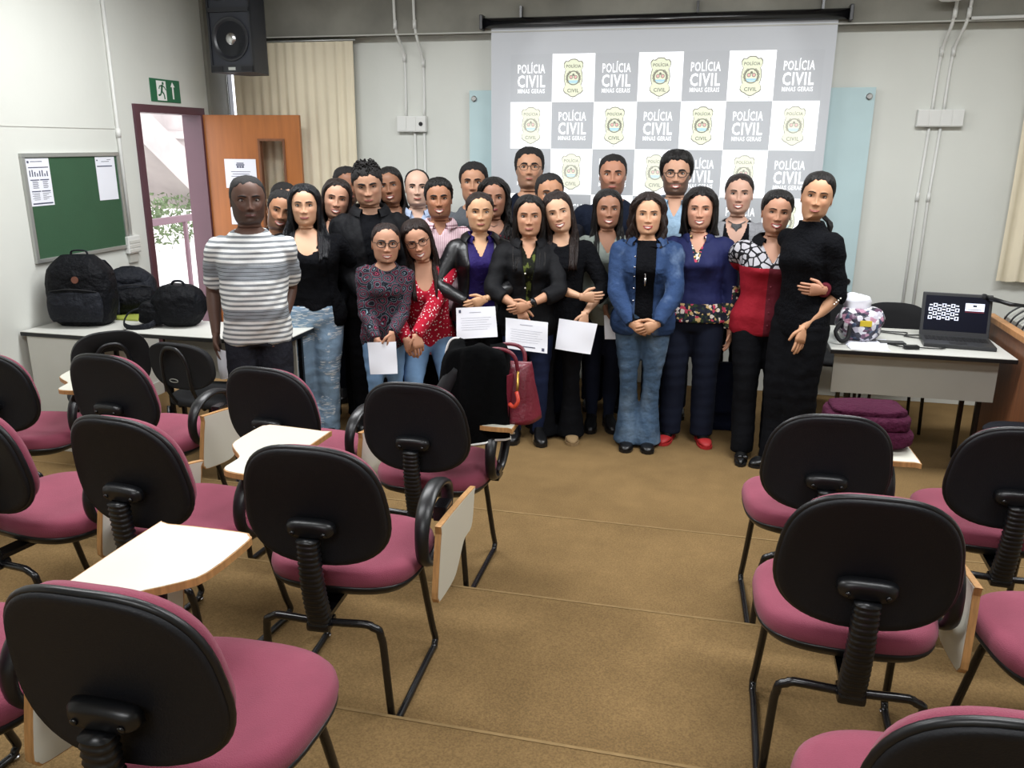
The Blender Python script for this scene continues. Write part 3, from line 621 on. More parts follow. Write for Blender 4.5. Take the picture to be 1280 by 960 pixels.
# ================================================================== BAGS LEFT
def backpack(name, label, c, w, d, h, rz, mats=('bag_black', 'bag_grey'), logo=False, seed=1, lean=0):
    t = thing(name, label, 'backpack', c, rz)
    V = []
    for u in np.linspace(0, 1, 16):
        k = math.sin(PI*min(1, u*1.0+.0)**.8) if u > .0 else 0; wy = .82+.18*math.sin(PI*u); tp = 1-max(0, (u-.72)/.28)**2*.42; bt = 1-max(0, (.08-u)/.08)**2*.15
        th = np.linspace(0, 2*PI, 36, endpoint=False); cx = np.sign(np.cos(th))*abs(np.cos(th))**.6; cy = np.sign(np.sin(th))*abs(np.sin(th))**.7
        V.append(np.stack([cx*w/2*wy*tp*bt, cy*d/2*(.8+.2*math.sin(PI*u))*tp*bt-.02*u, np.full(36, u*h)], 1))
    mb = MB().grid(np.array(V), True, 0, True, True); v = mb.v[0]; mb.v = [v+np.stack([wrinkle(v, .008, 1, seed), wrinkle(v, .008, 1, seed+1), v[:, 0]*0], 1)]
    if lean: mb.xf(trs(rx=lean))
    T = trs(rx=lean)
    b = mb.build('body', mats[0], t)
    # front pocket, top flap, handle, straps, zip
    pk = MB()
    V = []
    for u in np.linspace(0, 1, 9):
        s_ = math.sin(PI*u)**.35 if 0 < u < 1 else .3; th = np.linspace(0, PI, 16)
        V.append(np.stack([np.cos(th)*w*.41*(.85+.15*s_), -d*.40-np.sin(th)**.5*.065*s_, np.full(16, h*(.07+.46*u))], 1))
    pk.grid(np.array(V), False).xf(T).build('front_pocket', mats[1], b, fixn=True)
    pk = MB(); V = []
    for u in np.linspace(0, 1, 8):
        s_ = math.sin(PI*u)**.4 if 0 < u < 1 else .25; th = np.linspace(0, PI, 16)
        V.append(np.stack([np.cos(th)*w*.36*(.85+.15*s_), -d*.36-np.sin(th)**.5*.05*s_, np.full(16, h*(.55+.30*u))], 1))
    pk.grid(np.array(V), False).xf(T).build('upper_pocket', mats[0], b, fixn=True)
    MB().tube(cat([(-.05, .0, h*.97), (-.04, .0, h*1.05), (.04, .0, h*1.05), (.05, 0, h*.97)], 5), np.tile((.010, .005), (16, 1)), 8).xf(T).build('handle', 'bag_grey', b)
    for s in (-1, 1): MB().tube(cat([(s*w*.22, d*.36, h*.9), (s*w*.26, d*.62, h*.72), (s*w*.30, d*.6, h*.35), (s*w*.34, d*.42, h*.1)], 5), np.tile((.03, .008), (16, 1)), 8).xf(T).build('shoulder_strap', 'bag_grey', b)
    MB().tube(cat([(-w*.36, -d*.42-.02, h*.50), (0, -d*.42-.055, h*.545), (w*.36, -d*.42-.02, h*.50)], 6), .004, 6).xf(T).build('zip', 'black_matte', b)
    MB().box((-w*.49, -.01, h*.25), (-w*.47, .01, h*.38)).xf(T).build('zip_pull', 'alu', b, smooth=False)
    if logo: MB().lathe([(.021, 0), (.021, .004)], 18).xf(T@trs((.03, -d*.40-.04, h*.67), rx=PI/2)).build('round_badge', 'logo_brown', b, angle=40)
    return t
backpack('backpack', 'big black backpack with a round copper badge on the desk against the left wall', (-3.75, 4.31, .75), .40, .26, .43, math.radians(14), logo=True, seed=1, lean=-.06)
backpack('backpack', 'smaller dark grey backpack slumped behind the big black one', (-3.68, 4.66, .75), .34, .22, .30, math.radians(40), ('bag_grey', 'bag_black'), seed=5, lean=-.35)
nb = tag(MB().box((-3.72, 4.46, .751), (-3.50, 4.62, .762), bev=.002).build('notebook', MT('lime_cover', '9aa34a', .5).m, smooth=False), 'thin lime green notebook lying under the slumped grey backpack', 'notebook')
nb = tag(MB().box((-3.62, 4.66, .751), (-3.50, 4.80, .775), bev=.003).build('folder', MT('blue_cover', '3c4a78', .5).m, smooth=False), 'blue folder on the far corner of the wall desk near the doorway', 'folder')
bs = thing('black_bag', 'rounded black shoulder bag on the desk in front of the doorway', 'bag', (-3.19, 4.42, .753), math.radians(10))
lumpy((.03, 0, .125), (.155, .12, .13), .012, 8).build('body', 'bag_black', bs)
lumpy((-.12, -.02, .08), (.09, .09, .075), .02, 9).build('side_pocket', 'bag_black', bs)
MB().tube(cat([(-.17, -.05, .12), (-.25, -.08, .09), (-.27, -.12, .03), (-.2, -.16, .012), (-.11, -.13, .02), (-.08, -.08, .05)], 5), np.tile((.018, .005), (26, 1)), 8).build('strap', 'bag_grey', bs)
MB().tube(cat([(.0, -.02, .245), (.02, -.02, .275), (.07, -.02, .275), (.09, -.02, .24)], 4), .008, 8).build('handle', 'bag_grey', bs)

# ================================================================== LECTURE CHAIRS
def back_outline(k, w, h, n=48):
    th = np.linspace(0, 2*PI, n, endpoint=False); c, s = np.cos(th), np.sin(th)
    x = np.sign(c)*abs(c)**.72*w/2; z = np.sign(s)*abs(s)**.72*h/2; x = x*(1-.10*(z/(h/2))) if k else x
    return x, z
def pad(mb, w, h, layers, k=1, curve=0.0, mi=0, M4=None):
    V = []
    for y, sc in layers:
        x, z = back_outline(k, w, h); x, z = x*sc-0, z*sc; V.append(np.stack([x, y+curve*(x/(w/2))**2, z], 1))
    V = np.array(V)
    if M4 is not None: V = tf(V.reshape(-1, 3), M4).reshape(V.shape)
    return mb.grid(V, True, mi, True, True)
BT = trs((0, -.27, .738), rx=math.radians(9))
def tablet_outline(side=1):
    # u forward, v toward the sitter; narrow rear end, wider front with a shoulder on the inner side
    pts = [(.0, .01), (.0, .11), (.03, .145), (.09, .15), (.15, .16), (.22, .225), (.29, .265), (.48, .275), (.515, .262), (.53, .23), (.53, .03), (.50, 0), (.03, -.01)]
    return [(a, b*side) for a, b in pts]
def make_chair(tablet='folded', side=1):
    """side=1 puts the writing arm on the sitter's right (+x when the chair faces +y)"""
    t = thing('lecture_chair', '', 'chair', group=None)
    sh = MB(); pad(sh, .405, .365, [(-.018, .90), (-.022, .97), (-.018, 1.0), (-.004, 1.005), (.0, .98)], curve=.03, M4=BT); b = sh.build('back_shell', 'back_shell', t, angle=70)
    rim = MB(); x, z = back_outline(1, .405, .365); pts = np.stack([x, -.006+.03*(x/.2025)**2, z], 1); pts = np.vstack([pts, pts[:1]]); rim.tube(tf(pts, BT), .0085, 8, caps=False, up=(0, 1, 0)).build('rim', 'black_plastic', b)
    pd = MB(); pad(pd, .395, .355, [(.0, .97), (.015, 1.0), (.032, .97), (.042, .88), (.047, .7), (.049, .4), (.049, .1)], curve=.03, M4=BT); pd.build('back_cushion', 'seat', t)
    # bracket
    br = MB(); V = []
    th = np.linspace(0, 2*PI, 32, endpoint=False); c, s = np.cos(th), np.sin(th)
    for y, k in ((-.018, 1.05), (-.034, 1.0), (-.046, .85), (-.048, .5)): V.append(np.stack([np.sign(c)*abs(c)**.6*.068*k, np.full(32, y), np.sign(s)*abs(s)**.7*.027*k-.055-.012*(np.sign(c)*abs(c)**.6)**2*0], 1))
    br.grid(tf(np.array(V).reshape(-1, 3), BT).reshape(4, 32, 3), True, 0, True, True); bk = br.build('bracket', 'black_plastic', t)
    for sx in (-1, 1): MB().lathe([(.007, 0), (.007, .004), (.003, .006)], 10).xf(BT@trs((sx*.045, -.047, -.06), rx=PI/2)).build('screw', 'black_metal', bk)
    # ridged bellows post
    p0, p1 = np.array((0, -.262, .375)), tf(np.array([[0, -.052, -.075]]), BT)[0]
    n = 17; pts, rr = [], []
    for i in range(n*4+1):
        u = i/(n*4); pts.append(p0+(p1-p0)*u+np.array((0, -.012*math.sin(PI*u), 0))); k = .5+.5*math.cos(2*PI*i/4); rr.append((.031+.0045*k-.004*u, .022+.0045*k))
    MB().tube(pts, np.array(rr), 16, up=(0, 1, 0), sup=.7).build('bellows_post', 'black_plastic', t)
    MB().box((-.035, -.29, .355), (.035, -.225, .385), bev=.01).box((-.028, -.25, .385), (.028, .03, .40)).build('post_foot', 'black_metal', t, smooth=False)
    # seat
    def seat_ring(k, z, dz=0):
        th = np.linspace(0, 2*PI, 56, endpoint=False); c, s = np.cos(th), np.sin(th); x = np.sign(c)*abs(c)**.68*.235*k; y = np.sign(s)*abs(s)**.68*.215*k
        x = x*(1+.04*y/.215); return np.stack([x, y+.01, z+dz*(1-(y/.215)**2)+.012*(y < -.1)*((y+.1)/-.115)**2], 1)
    V = np.array([seat_ring(k, z) for k, z in ((.96, .438), (1.0, .45), (1.012, .468), (1.0, .484), (.96, .496), (.88, .503), (.7, .505), (.4, .501), (.1, .499))])
    MB().grid(V, True, 0, True, True).build('seat_cushion', 'seat', t)
    V = np.array([seat_ring(k, z) for k, z in ((.55, .402), (.8, .405), (.93, .418), (.985, .432), (1.0, .440), (.99, .446))])
    MB().grid(V, True, 0, True, True).build('seat_shell', 'black_plastic', t)
    # sled frame
    for s in (-1, 1):
        pts = np.array([(s*.06, .10, .398), (s*.15, .115, .395), (s*.178, .13, .36), (s*.193, .20, .10), (s*.197, .222, .035), (s*.197, .205, .013), (s*.195, .15, .012), (s*.192, -.16, .012), (s*.190, -.205, .013), (s*.188, -.222, .035), (s*.178, -.245, .31), (s*.170, -.252, .36), (s*.135, -.256, .378), (0, -.256, .372)])
        pp = []
        for a, b in zip(pts[:-1], pts[1:]): pp += [a+(b-a)*u for u in (0, .5)]
        pp.append(pts[-1]); MB().tube(cat(pp, 2), .0115, 10, up=(0.3, 0, 1)).build('sled_leg', 'black_metal', t)
        MB().lathe([(.008, 0), (.013, .004), (.013, .010)], 10, c=(s*.196, .208, .0)).build('glide', 'steel', t)
    # arm loop
    s = side; loop = [(.240, .06, .445), (.248, -.02, .46), (.252, -.080, .51), (.252, -.085, .585), (.250, -.04, .645), (.248, .04, .672), (.248, .12, .668), (.25, .19, .635), (.252, .205, .575), (.25, .17, .50), (.245, .12, .455), (.240, .06, .445)]
    pts = cat([(a*s, b, c) for a, b, c in loop], 5); r = np.tile((.013, .021), (len(pts), 1)); top = sstep(pts[:, 2], .55, .69); r[:, 1] += .006*top
    am = MB().tube(pts, r, 12, caps=False, up=(1, 0, 0)).build('armrest', 'black_plastic', t)
    # swap: flat section lies across x
    MB().box((s*.10, .02, .425), (s*.262, .10, .437), bev=.003).box((s*.252, .03, .43), (s*.262, .09, .47), bev=.003).build('arm_bracket', 'black_metal', am, smooth=False)
    # writing tablet
    if tablet:
        o = tablet_outline(); o = [(a*.82, b*.98) for a, b in cat(np.array(o[-2:]+o+o[:2]), 3)[6:6+3*len(o)]]
        if tablet == 'flat': L3 = np.array([(-b*s, a, 0) for a, b in o]); T = trs((s*.335, -.09, .70))
        else:
            L3 = np.array([(0, a, 0) for a, b in o]); L3 = np.array([(-b, a, 0) for a, b in [(.43-a, b*.92) for a, b in o]])
            T = trs((s*.292, -.07, .615)) @ trs(rx=math.radians(-9)) @ (trs(ry=math.radians(-88)) if s > 0 else np.diag((-1., 1, 1, 1))@trs(ry=math.radians(-88)))
        tb = MB().poly(L3, (0, 0, -.018)); tb.xf(T); sl = tb.build('tablet', 'edge_wood', t, smooth=False, fixn=True)
        for zz, nm in ((.0002, 'laminate'), (-.0192, 'laminate')):
            L = L3.copy(); c = L.mean(0); L = c+(L-c)*.975; MB().poly(L+(0, 0, zz), (0, 0, .001)).xf(T).build('laminate', 'laminate', sl, smooth=False, fixn=True)
        if tablet == 'flat': hg = MB().box((s*.235, .02, .665), (s*.29, .14, .681)).build('hinge', 'black_metal', t, smooth=False)
        else: MB().box((s*.245, .06, .56), (s*.29, .13, .61), bev=.004).build('hinge', 'black_metal', t, smooth=False)
    return t
protos = {}
def place_chair(kind, side, x, y, z, rz, label, group):
    key = (kind, side)
    if key not in protos: protos[key] = make_chair(kind, side); o = protos[key]
    else: o = copy_tree(protos[key])
    o.location = (x, y, z); o.rotation_euler = (0, 0, math.radians(rz)); o['label'] = label; o['group'] = group; return o
G = 'burgundy lecture chairs with writing arms'
CH = [
 ('folded', 1, -1.02, 2.16, .16, 3, 'burgundy lecture chair with folded cream tablet, middle of the photo, left of the aisle'),
 ('flat', 1, -1.045, 3.056, .08, 1, 'burgundy lecture chair carrying the maroon handbag and black jacket on its tablet'),
 ('folded', 1, -1.65, 3.11, .08, -5, 'burgundy lecture chair with folded tablet in front of the ripped jeans woman'),
 ('flat', 1, -1.63, 2.24, .16, -5, 'burgundy lecture chair, second row left, tablet flat just behind the middle chair'),
 ('folded', 1, -2.41, 3.13, .08, -3, 'burgundy lecture chair with folded tablet in the front row left, before the black chair'),
 ('flat', 1, -3.0, 3.02, .08, 10, 'burgundy lecture chair with flat tablet at the left edge, nearest the left wall'),
 ('folded', 1, -2.14, 2.22, .16, -10, 'burgundy lecture chair cut by the left edge with folded tablet, middle row'),
 ('flat', -1, -.945, 1.285, .24, 1, 'nearest burgundy lecture chair at lower left with its tablet flat over its left arm'),
 ('folded', 1, -1.56, 1.28, .24, -6, 'burgundy lecture chair mostly outside the lower left corner, grey folded tablet showing'),
 ('folded', 1, .425, 2.185, .16, -1, 'burgundy lecture chair right of the aisle in the second row, folded tablet on its right'),
 ('flat', 1, .427, 3.05, .08, 2, 'burgundy lecture chair right of the aisle with the folded maroon blanket on its tablet'),
 ('folded', 1, 1.034, 3.063, .08, -2, 'burgundy lecture chair at the right edge in the front row'),
 ('folded', 1, 1.00, 2.13, .16, 6, 'burgundy lecture chair cut by the right edge in the second row, only the seat showing'),
 ('folded', 1, .455, 1.30, .24, 1, 'burgundy lecture chair cut by the bottom edge at lower right'),
]
for k_, s_, x_, y_, z_, r_, l_ in CH: place_chair(k_, s_, x_, y_, z_, r_, l_, G)

# black fabric chairs
def black_chair(label, loc, rz, oval=False, seatm='black_matte'):
    t = thing('black_chair', label, 'chair', loc, math.radians(rz), 'plain black chairs')
    T = trs((0, -.24, .68), rx=math.radians(8)); mb = MB()
    w_, h_ = (.40, .30) if oval else (.42, .26)
    if oval:   # ring-shaped back with a hand hole
        x, z = back_outline(0, w_, h_+.06); V = np.array([np.stack([x*a, np.full(len(x), y), z*b+zz], 1) for a, b, y, zz in ((1, 1, -.012, 0), (1, 1, .012, 0), (.5, .5, .012, -.02), (.5, .5, -.012, -.02), (1, 1, -.012, 0))]); mb.grid(tf(V.reshape(-1, 3), T).reshape(V.shape), True)
    else: pad(mb, w_, h_, [(-.014, .93), (-.018, 1.0), (.014, 1.0), (.02, .93), (.022, .5)], k=0, curve=.03, M4=T)
    b = mb.build('backrest', 'black_matte', t, fixn=True)
    mb = MB(); x, y = back_outline(0, .43, .40); mb.grid(np.array([np.stack([x*k, y*k, np.full(len(x), z)], 1) for k, z in ((.9, .425), (1, .435), (1, .46), (.93, .475), (.5, .48))]), True, 0, True, True).build('seat', seatm, t)
    for sx in (-1, 1):
        MB().tube(cat([(sx*.17, .16, 0), (sx*.16, .14, .42)], 3), .011, 8).build('leg', 'black_metal', t)
        MB().tube(cat([(sx*.17, -.2, 0), (sx*.15, -.19, .42)], 3), .011, 8).build('leg', 'black_metal', t)
    pts = cat([(-.085, -.17, .42), (-.09, -.25, .55), (-.085, -.272, .70), (-.05, -.285, .775), (0, -.288, .79), (.05, -.285, .775), (.085, -.272, .70), (.09, -.25, .55), (.085, -.17, .42)], 4)
    MB().tube(pts, np.tile((.012, .008), (len(pts), 1)), 8).build('back_support', 'black_plastic', t)
    if not oval:
        rg = MB(); th = np.linspace(0, 2*PI, 20); rg.tube(np.array([(.028*np.cos(a), -.285, .61+.009*np.sin(a)) for a in th]), .0025, 6).build('oval_badge', 'alu', t)
    return t
black_chair('black fabric chair with arched back support that the striped shirt man holds', (-2.72, 4.03, 0), -8)
black_chair('black chair with an oval hole in its back in front of the backpack desk', (-3.33, 3.93, 0), 48, True)
black_chair('black chair behind the table left of the laptop', (1.27, 5.86, 0), 180)
black_chair('black chair behind the table beside the patterned shopping bag', (.86, 5.88, 0), 176)
black_chair('black chair with grey seat under the console at the right edge', (1.62, 4.38, 0), 92, False, 'bag_grey')

# things lying on chair tablets
mk = thing('maroon_blanket', 'folded maroon knitted garment lying on a chair tablet at the right', 'garment', (.605, 3.17, .782), math.radians(2))
for i, (z0, h_, sx, sy) in enumerate(((0, .075, .165, .13), (.06, .062, .15, .12), (.11, .03, .13, .10))):
    mb = MB(); mb.ellipsoid((0, 0, 0), (1, 1, 1), 40, 16); V = mb.v[0]; V = np.sign(V)*abs(V)**.5; V = V*np.array((sx, sy, h_/2))+(0.006*i, .01*i, z0+h_/2); V[:, 2] += wrinkle(V, .006, 1.2, i)*(V[:, 2] > z0+.01); V[:, 0] += wrinkle(V, .006, 1, i+9)
    mb.v = [V]; mb.build('fold', 'maroon_cloth', mk)
hb = thing('handbag', 'maroon leather handbag with a red tag standing on a chair tablet', 'handbag', (-.765, 3.12, .782), math.radians(-14))
V = []
for u in np.linspace(0, 1, 14):
    th = np.linspace(0, 2*PI, 40, endpoint=False); c, s = np.cos(th), np.sin(th); wy = .075*(1-u)**.6*1.0+.018; wx = .145*(1-.22*u)
    V.append(np.stack([np.sign(c)*abs(c)**.6*wx, np.sign(s)*abs(s)**.6*wy, np.full(40, u*.23)+.012*np.cos(2*th)*u], 1))
mb = MB().grid(np.array(V), True, 0, True, True); v = mb.v[0]; v[:, 1] += wrinkle(v, .006, 1.5, 2); bd_ = mb.build('body', 'bag_maroon', hb)
for y in (-.03, .03): MB().tube(cat([(-.07, y, .20), (-.062, y*1.4, .26), (-.03, y*1.6, .285), (.03, y*1.6, .285), (.062, y*1.4, .26), (.07, y, .20)], 6), .008, 8).build('handle', 'bag_maroon', hb)
for x in (-.06, .06): MB().box((x-.004, -.098, .02), (x+.004, -.06, .20)).build('seam', 'bag_maroon', hb, smooth=False)
MB().tube(cat([(.085, -.06, .21), (.10, -.09, .17), (.10, -.095, .14)], 4), .006, 8).build('tassel_ring', 'gold', hb)
MB().tube(cat([(.10, -.10, .14), (.115, -.115, .11), (.10, -.12, .085), (.075, -.11, .09)], 4), .008, 8).build('tag', 'orange', hb)
jk = thing('black_jacket', 'black sports jacket with white piping draped over the maroon handbag', 'jacket', (-.875, 3.09, .775), math.radians(-6))
# draped cloth: a sheet hanging over the bag, front and sides
nu, nv = 34, 26; V = np.zeros((nv, nu, 3)); r = np.random.default_rng(5)
for j in range(nv):
    for i in range(nu):
        a = -1.25*PI/2+2.5*PI/2*i/(nu-1); u = j/(nv-1); R_ = .05+.095*math.sin(min(u, 1)*PI/2)**.6; z = .31*(1-(u)**3.0)-.06*max(0, u-.6)/.4
        fold = 1+.13*math.sin(a*6+1.3*u)*u+.06*math.sin(a*11+2)*u
        V[j, i] = (math.sin(a)*R_*1.05*fold, -math.cos(a)*R_*.85*fold, z+.012*math.sin(3*a+4*u))
MB().grid(V).grid(V*np.array((.93, .93, 1))+(0, 0, -.012), flip=True).build('drape', MT('black_sports_cloth', '070809', 1.0, spec=.08, bump=.8, bscale=40).m, jk)
MB().tube([p+np.array((0, -.004, .0)) for p in V[2:, 2]], .0055, 6).build('piping', 'white', jk)
MB().tube([p+np.array((0, 0, -.002)) for p in V[-1, :]], .005, 6).build('piping', 'white', jk)
lumpy((-.09, -.02, .05), (.05, .07, .08), .01, 3).build('lining', 'bag_maroon', jk)
MB().tube(cat([(-.06, -.05, .22), (-.13, -.07, .08), (-.15, -.07, -.06), (-.12, -.07, -.14)], 5), cat([(.05, .035), (.055, .04), (.05, .035), (.045, .03)], 5), 14).build('sleeve', 'black_matte', jk)
# navy bag hanging on a chair behind
nvb = thing('navy_bag', 'navy canvas bag standing on the floor behind the floral blouse woman', 'bag', (.19, 5.50, 0.0), .1)
V = []
for u in np.linspace(0, 1, 12):
    th = np.linspace(0, 2*PI, 32, endpoint=False); c, s = np.cos(th), np.sin(th); V.append(np.stack([np.sign(c)*abs(c)**.5*.15*(1-.25*u), np.sign(s)*abs(s)**.5*.07*(1-.5*u), np.full(32, .12+u*.34)], 1))
MB().grid(np.array(V), True, 0, True, True).build('body', 'bag_navy', nvb); MB().box((-.12, -.05, 0), (.12, .05, .13), bev=.02).build('base', 'bag_navy', nvb, smooth=False)
for s in (-1, 1): MB().tube(cat([(s*.08, -.03, .44), (s*.07, -.03, .60), (s*.02, -.02, .72), (0, 0, .74)], 5), np.tile((.011, .004), (16, 1)), 6).build('strap', 'bag_grey', nvb)
bb = thing('black_bag', 'black bag on the floor by the console at the right edge', 'bag', (1.36, 4.22, 0)); lumpy((0, 0, .17), (.12, .13, .17), .012, 12).build('body', 'bag_black', bb)

# ================================================================== PEOPLE
def smooth_rows(z, cols, n):
    """resample section rows smoothly (Catmull-Rom through the control rows)"""
    tab = np.column_stack([z]+cols); out = cat(tab, n); return out
FEM = [(-.10, .150, .085, .105), (-.04, .172, .100, .120), (.03, .170, .100, .118), (.09, .152, .094, .098), (.16, .132, .088, .082), (.23, .134, .092, .084), (.29, .140, .104, .090), (.335, .147, .122, .094), (.385, .150, .112, .098), (.43, .150, .092, .100), (.462, .130, .074, .095), (.487, .098, .060, .084), (.507, .072, .051, .072), (.525, .057, .046, .062)]
MAL = [(-.10, .155, .095, .110), (-.04, .165, .108, .118), (.03, .162, .110, .112), (.09, .158, .112, .102), (.16, .156, .112, .098), (.23, .160, .112, .100), (.29, .166, .114, .104), (.335, .166, .116, .108), (.385, .168, .112, .110), (.43, .162, .096, .108), (.468, .138, .076, .100), (.497, .108, .060, .090), (.520, .095, .054, .078), (.542, .068, .050, .066)]
HEADROWS = [  # u, half width, front, back
 (-.16, .049, .048, .060), (-.08, .0465, .050, .062), (-.03, .046, .060, .062), (.0, .0485, .078, .064), (.04, .055, .091, .068), (.10, .063, .095, .072), (.18, .0675, .096, .078), (.28, .0705, .095, .085),
 (.38, .0745, .094, .092), (.48, .077, .0925, .097), (.57, .078, .095, .100), (.66, .0775, .096, .101), (.76, .074, .091, .099), (.84, .067, .081, .092), (.91, .056, .066, .078), (.96, .040, .047, .057), (.99, .020, .025, .030), (1.0, .004, .005, .006)]
NC = 88
_t = np.linspace(0, 2*PI, NC, endpoint=False); TH = _t-.42*np.sin(_t)*1.0   # denser at the front (t=0)

class Person:
    def __init__(s, label, px, top, y, h=None, sex='f', bulk=1.0, yaw=0, hyaw=0, hpitch=0, hroll=0, lean=0, side=0, skin='b98560', hair='hair_black', crouch=0, belly=0, bust=1, hw=1.0, nogroup=False):
        s.sex, s.bulk, s.belly, s.bust = sex, bulk, belly, bust
        base = P(px, top, y=y); s.x, s.y = base[0], y
        s.h = h if h else base[2]-.012; s.sc = s.h/1.65 if sex == 'f' else s.h/1.70
        s.hipz = .52*s.h-crouch; s.lean, s.side = math.radians(lean), math.radians(side)
        s.yaw = math.atan2(s.x, -s.y)+math.radians(yaw)     # +y of the figure looks at the camera
        s.T = trs((0, 0, s.hipz)) @ trs(rx=-s.lean, ry=s.side)
        # move feet so that the head stays over the seen place
        Lh = tf(np.array([[0, .02, .43*s.h]]), s.T)[0]; c, sn = math.cos(s.yaw+PI*0), math.sin(s.yaw)
        s.rz = math.atan2(-(-s.x), -s.y) if False else (math.atan2(-s.y, -s.x)-PI/2+math.radians(yaw))
        c, sn = math.cos(s.rz), math.sin(s.rz); off = np.array((Lh[0]*c-Lh[1]*sn, Lh[0]*sn+Lh[1]*c))
        s.ox, s.oy = s.x-off[0], s.y-off[1]
        s.e = thing('person', label, 'person', (s.ox, s.oy, 0), s.rz)
        s.W = trs((s.ox, s.oy, 0), rz=s.rz); s.Wi = np.linalg.inv(s.W); s.Ti = np.linalg.inv(s.T)
        tab = np.array(FEM if sex == 'f' else MAL)*s.sc; tab[:, 1:] *= bulk
        if sex == 'f': tab[:, 1] *= 1.0
        nk = tab[-1, 1:]/bulk; tab[-1, 1:] = nk; tab[-2, 1:] = tab[-2, 1:]/bulk**.5
        tab[2:8, 2] *= 1+belly*np.array((.5, .9, 1, .9, .5, .2)); s.tab = cat(tab, 5)
        s.neckz = s.tab[-1, 0]; s.crown = .48*s.h; s.Hh = max(.142*s.h, .226)
        s.chin = s.crown-s.Hh; s.hw = hw*s.Hh/.219
        s.HM = np.array(Matrix.Translation((0, -.01, s.neckz+.02)) @ Matrix.Rotation(math.radians(hyaw), 4, 'Z') @ Matrix.Rotation(math.radians(-hpitch), 4, 'X') @ Matrix.Rotation(math.radians(hroll), 4, 'Y') @ Matrix.Translation((0, .01, -s.neckz-.02)))
        s.skin = np.array(lin(skin)); lum = s.skin[:3]@np.array((.3, .6, .1)); s.skin[:3] = (s.skin[:3]*.88+lum*.12)*1.0; s.hair = hair; s.shw = (.158 if sex == 'f' else .170)*s.sc*bulk**.5
    # -- frames
    def toL(s, v): return tf(v, s.T)
    def headpose(s, v):
        v = np.asarray(v, float); w = sstep(v[:, 2], s.neckz-.005, s.chin+.035)[:, None]; return v*(1-w)+tf(v, s.HM)*w
    def headL(s, v): return s.toL(s.headpose(v))
    def world_to_T(s, p): return tf(tf(np.array([p]), s.Wi), s.Ti)[0]
    # -- torso
    def sec(s, z): return [np.interp(z, s.tab[:, 0], s.tab[:, i]) for i in (1, 2, 3)]
    def torso_grid(s, z0, z1, off=0, n=40, rows=30, sup=.82, flare=0):
        zs = np.linspace(z0, z1, rows); th = np.linspace(0, 2*PI, n, endpoint=False); sn, cs = np.sin(th), np.cos(th); V = []
        for z in zs:
            w_, f_, b_ = s.sec(z); k = off+flare*max(0, (z0+.35*(z1-z0)-z)/(.35*(z1-z0)))
            x = np.sign(sn)*abs(sn)**sup*(w_+k); y = np.where(cs > 0, f_+k, b_+k)*np.sign(cs)*abs(cs)**(sup if s.sex == 'm' else .9)
            if s.sex == 'f':
                for q in (-1, 1): y = y+(cs > 0)*s.bust*.026*s.sc*np.exp(-((x-q*.068*s.sc*s.bulk)/.05)**2-((z-.335*s.sc)/.055)**2)
            V.append(np.stack([x, y, np.full(n, z)], 1))
        return np.array(V)
    def front_torso(s, x, z):
        w_, f_, b_ = s.sec(z); u = np.clip(abs(x)/w_, 0, .995); y = f_*(1-u*u)**.42
        if s.sex == 'f': y += s.bust*.026*s.sc*math.exp(-((abs(x)-.068*s.sc*s.bulk)/.05)**2-((z-.335*s.sc)/.055)**2)
        return y
    # -- head
    def head_ring(s, u, off=0):
        w_, f_, b_ = [np.interp(u, HR[:, 0], HR[:, i]) for i in (1, 2, 3)]
        jaw = 1+(.05 if s.sex == 'm' else -.03)*math.exp(-((u-.1)/.18)**2)
        w_, f_, b_ = w_*s.hw*jaw+off, f_*s.hw+off, b_*s.hw+off
        if u < .1: # keep thin neck for women, thicker for men
            k = (1.12 if s.sex == 'm' else .95)**(1-max(0, u)/.1); w_ *= k
        sn, cs = np.sin(TH), np.cos(TH); p_ = .95+(.75 if s.sex == 'f' else .5)*math.exp(-((u-.02)/.17)**2)*(u > -.05); x = w_*np.sign(sn)*np.where(cs > 0, abs(sn)**p_, abs(sn)**.95)
        y = np.where(cs > 0, f_, b_)*np.sign(cs)*abs(cs)**.88
        z = s.chin+u*s.Hh
        if off == 0 or True: y = y+s.feature(x, u, y)*(cs > 0)
        return np.stack([x, y, np.full(NC, z)], 1)
    def feature(s, x, u, y=None):
        x = np.asarray(x)/s.hw; g = lambda a, b: np.exp(-(a/b)**2); k = .013/1
        nose = 0
        if .26 < u < .62: 
            hgt = np.interp(u, (.26, .30, .335, .37, .46, .56, .62), (0, .004, .021, .0225, .0135, .006, 0)); sig = np.interp(u, (.3, .345, .42, .6), (.013, .0135, .0085, .009)); nose = hgt*g(x, sig)*(1.1 if s.sex == 'm' else .95)
            nose = nose+.009*g(u-.335, .035)*g(abs(x)-.0125, .006)
        d = nose-.0105*g(abs(x)-.032, .0155)*g(u-.515, .05)+.004*g(abs(x)-.028, .02)*g(u-.61, .03)+.0045*g(abs(x)-.043, .016)*g(u-.38, .07)
        d = d+.0065*g(x, .024)*g(u-.205, .05)-.003*g(x, .02)*g(u-.135, .02)+.006*g(x, .02)*g(u-.06, .04)-.003*g(abs(x)-.035, .012)*g(u-.2, .06)
        return d*s.hw
    def face_y(s, x, u):
        R_ = s.head_ring(u); f = R_[:, 1] > 0; o = np.argsort(R_[f, 0]); return np.interp(x, R_[f, 0][o], R_[f, 1][o])
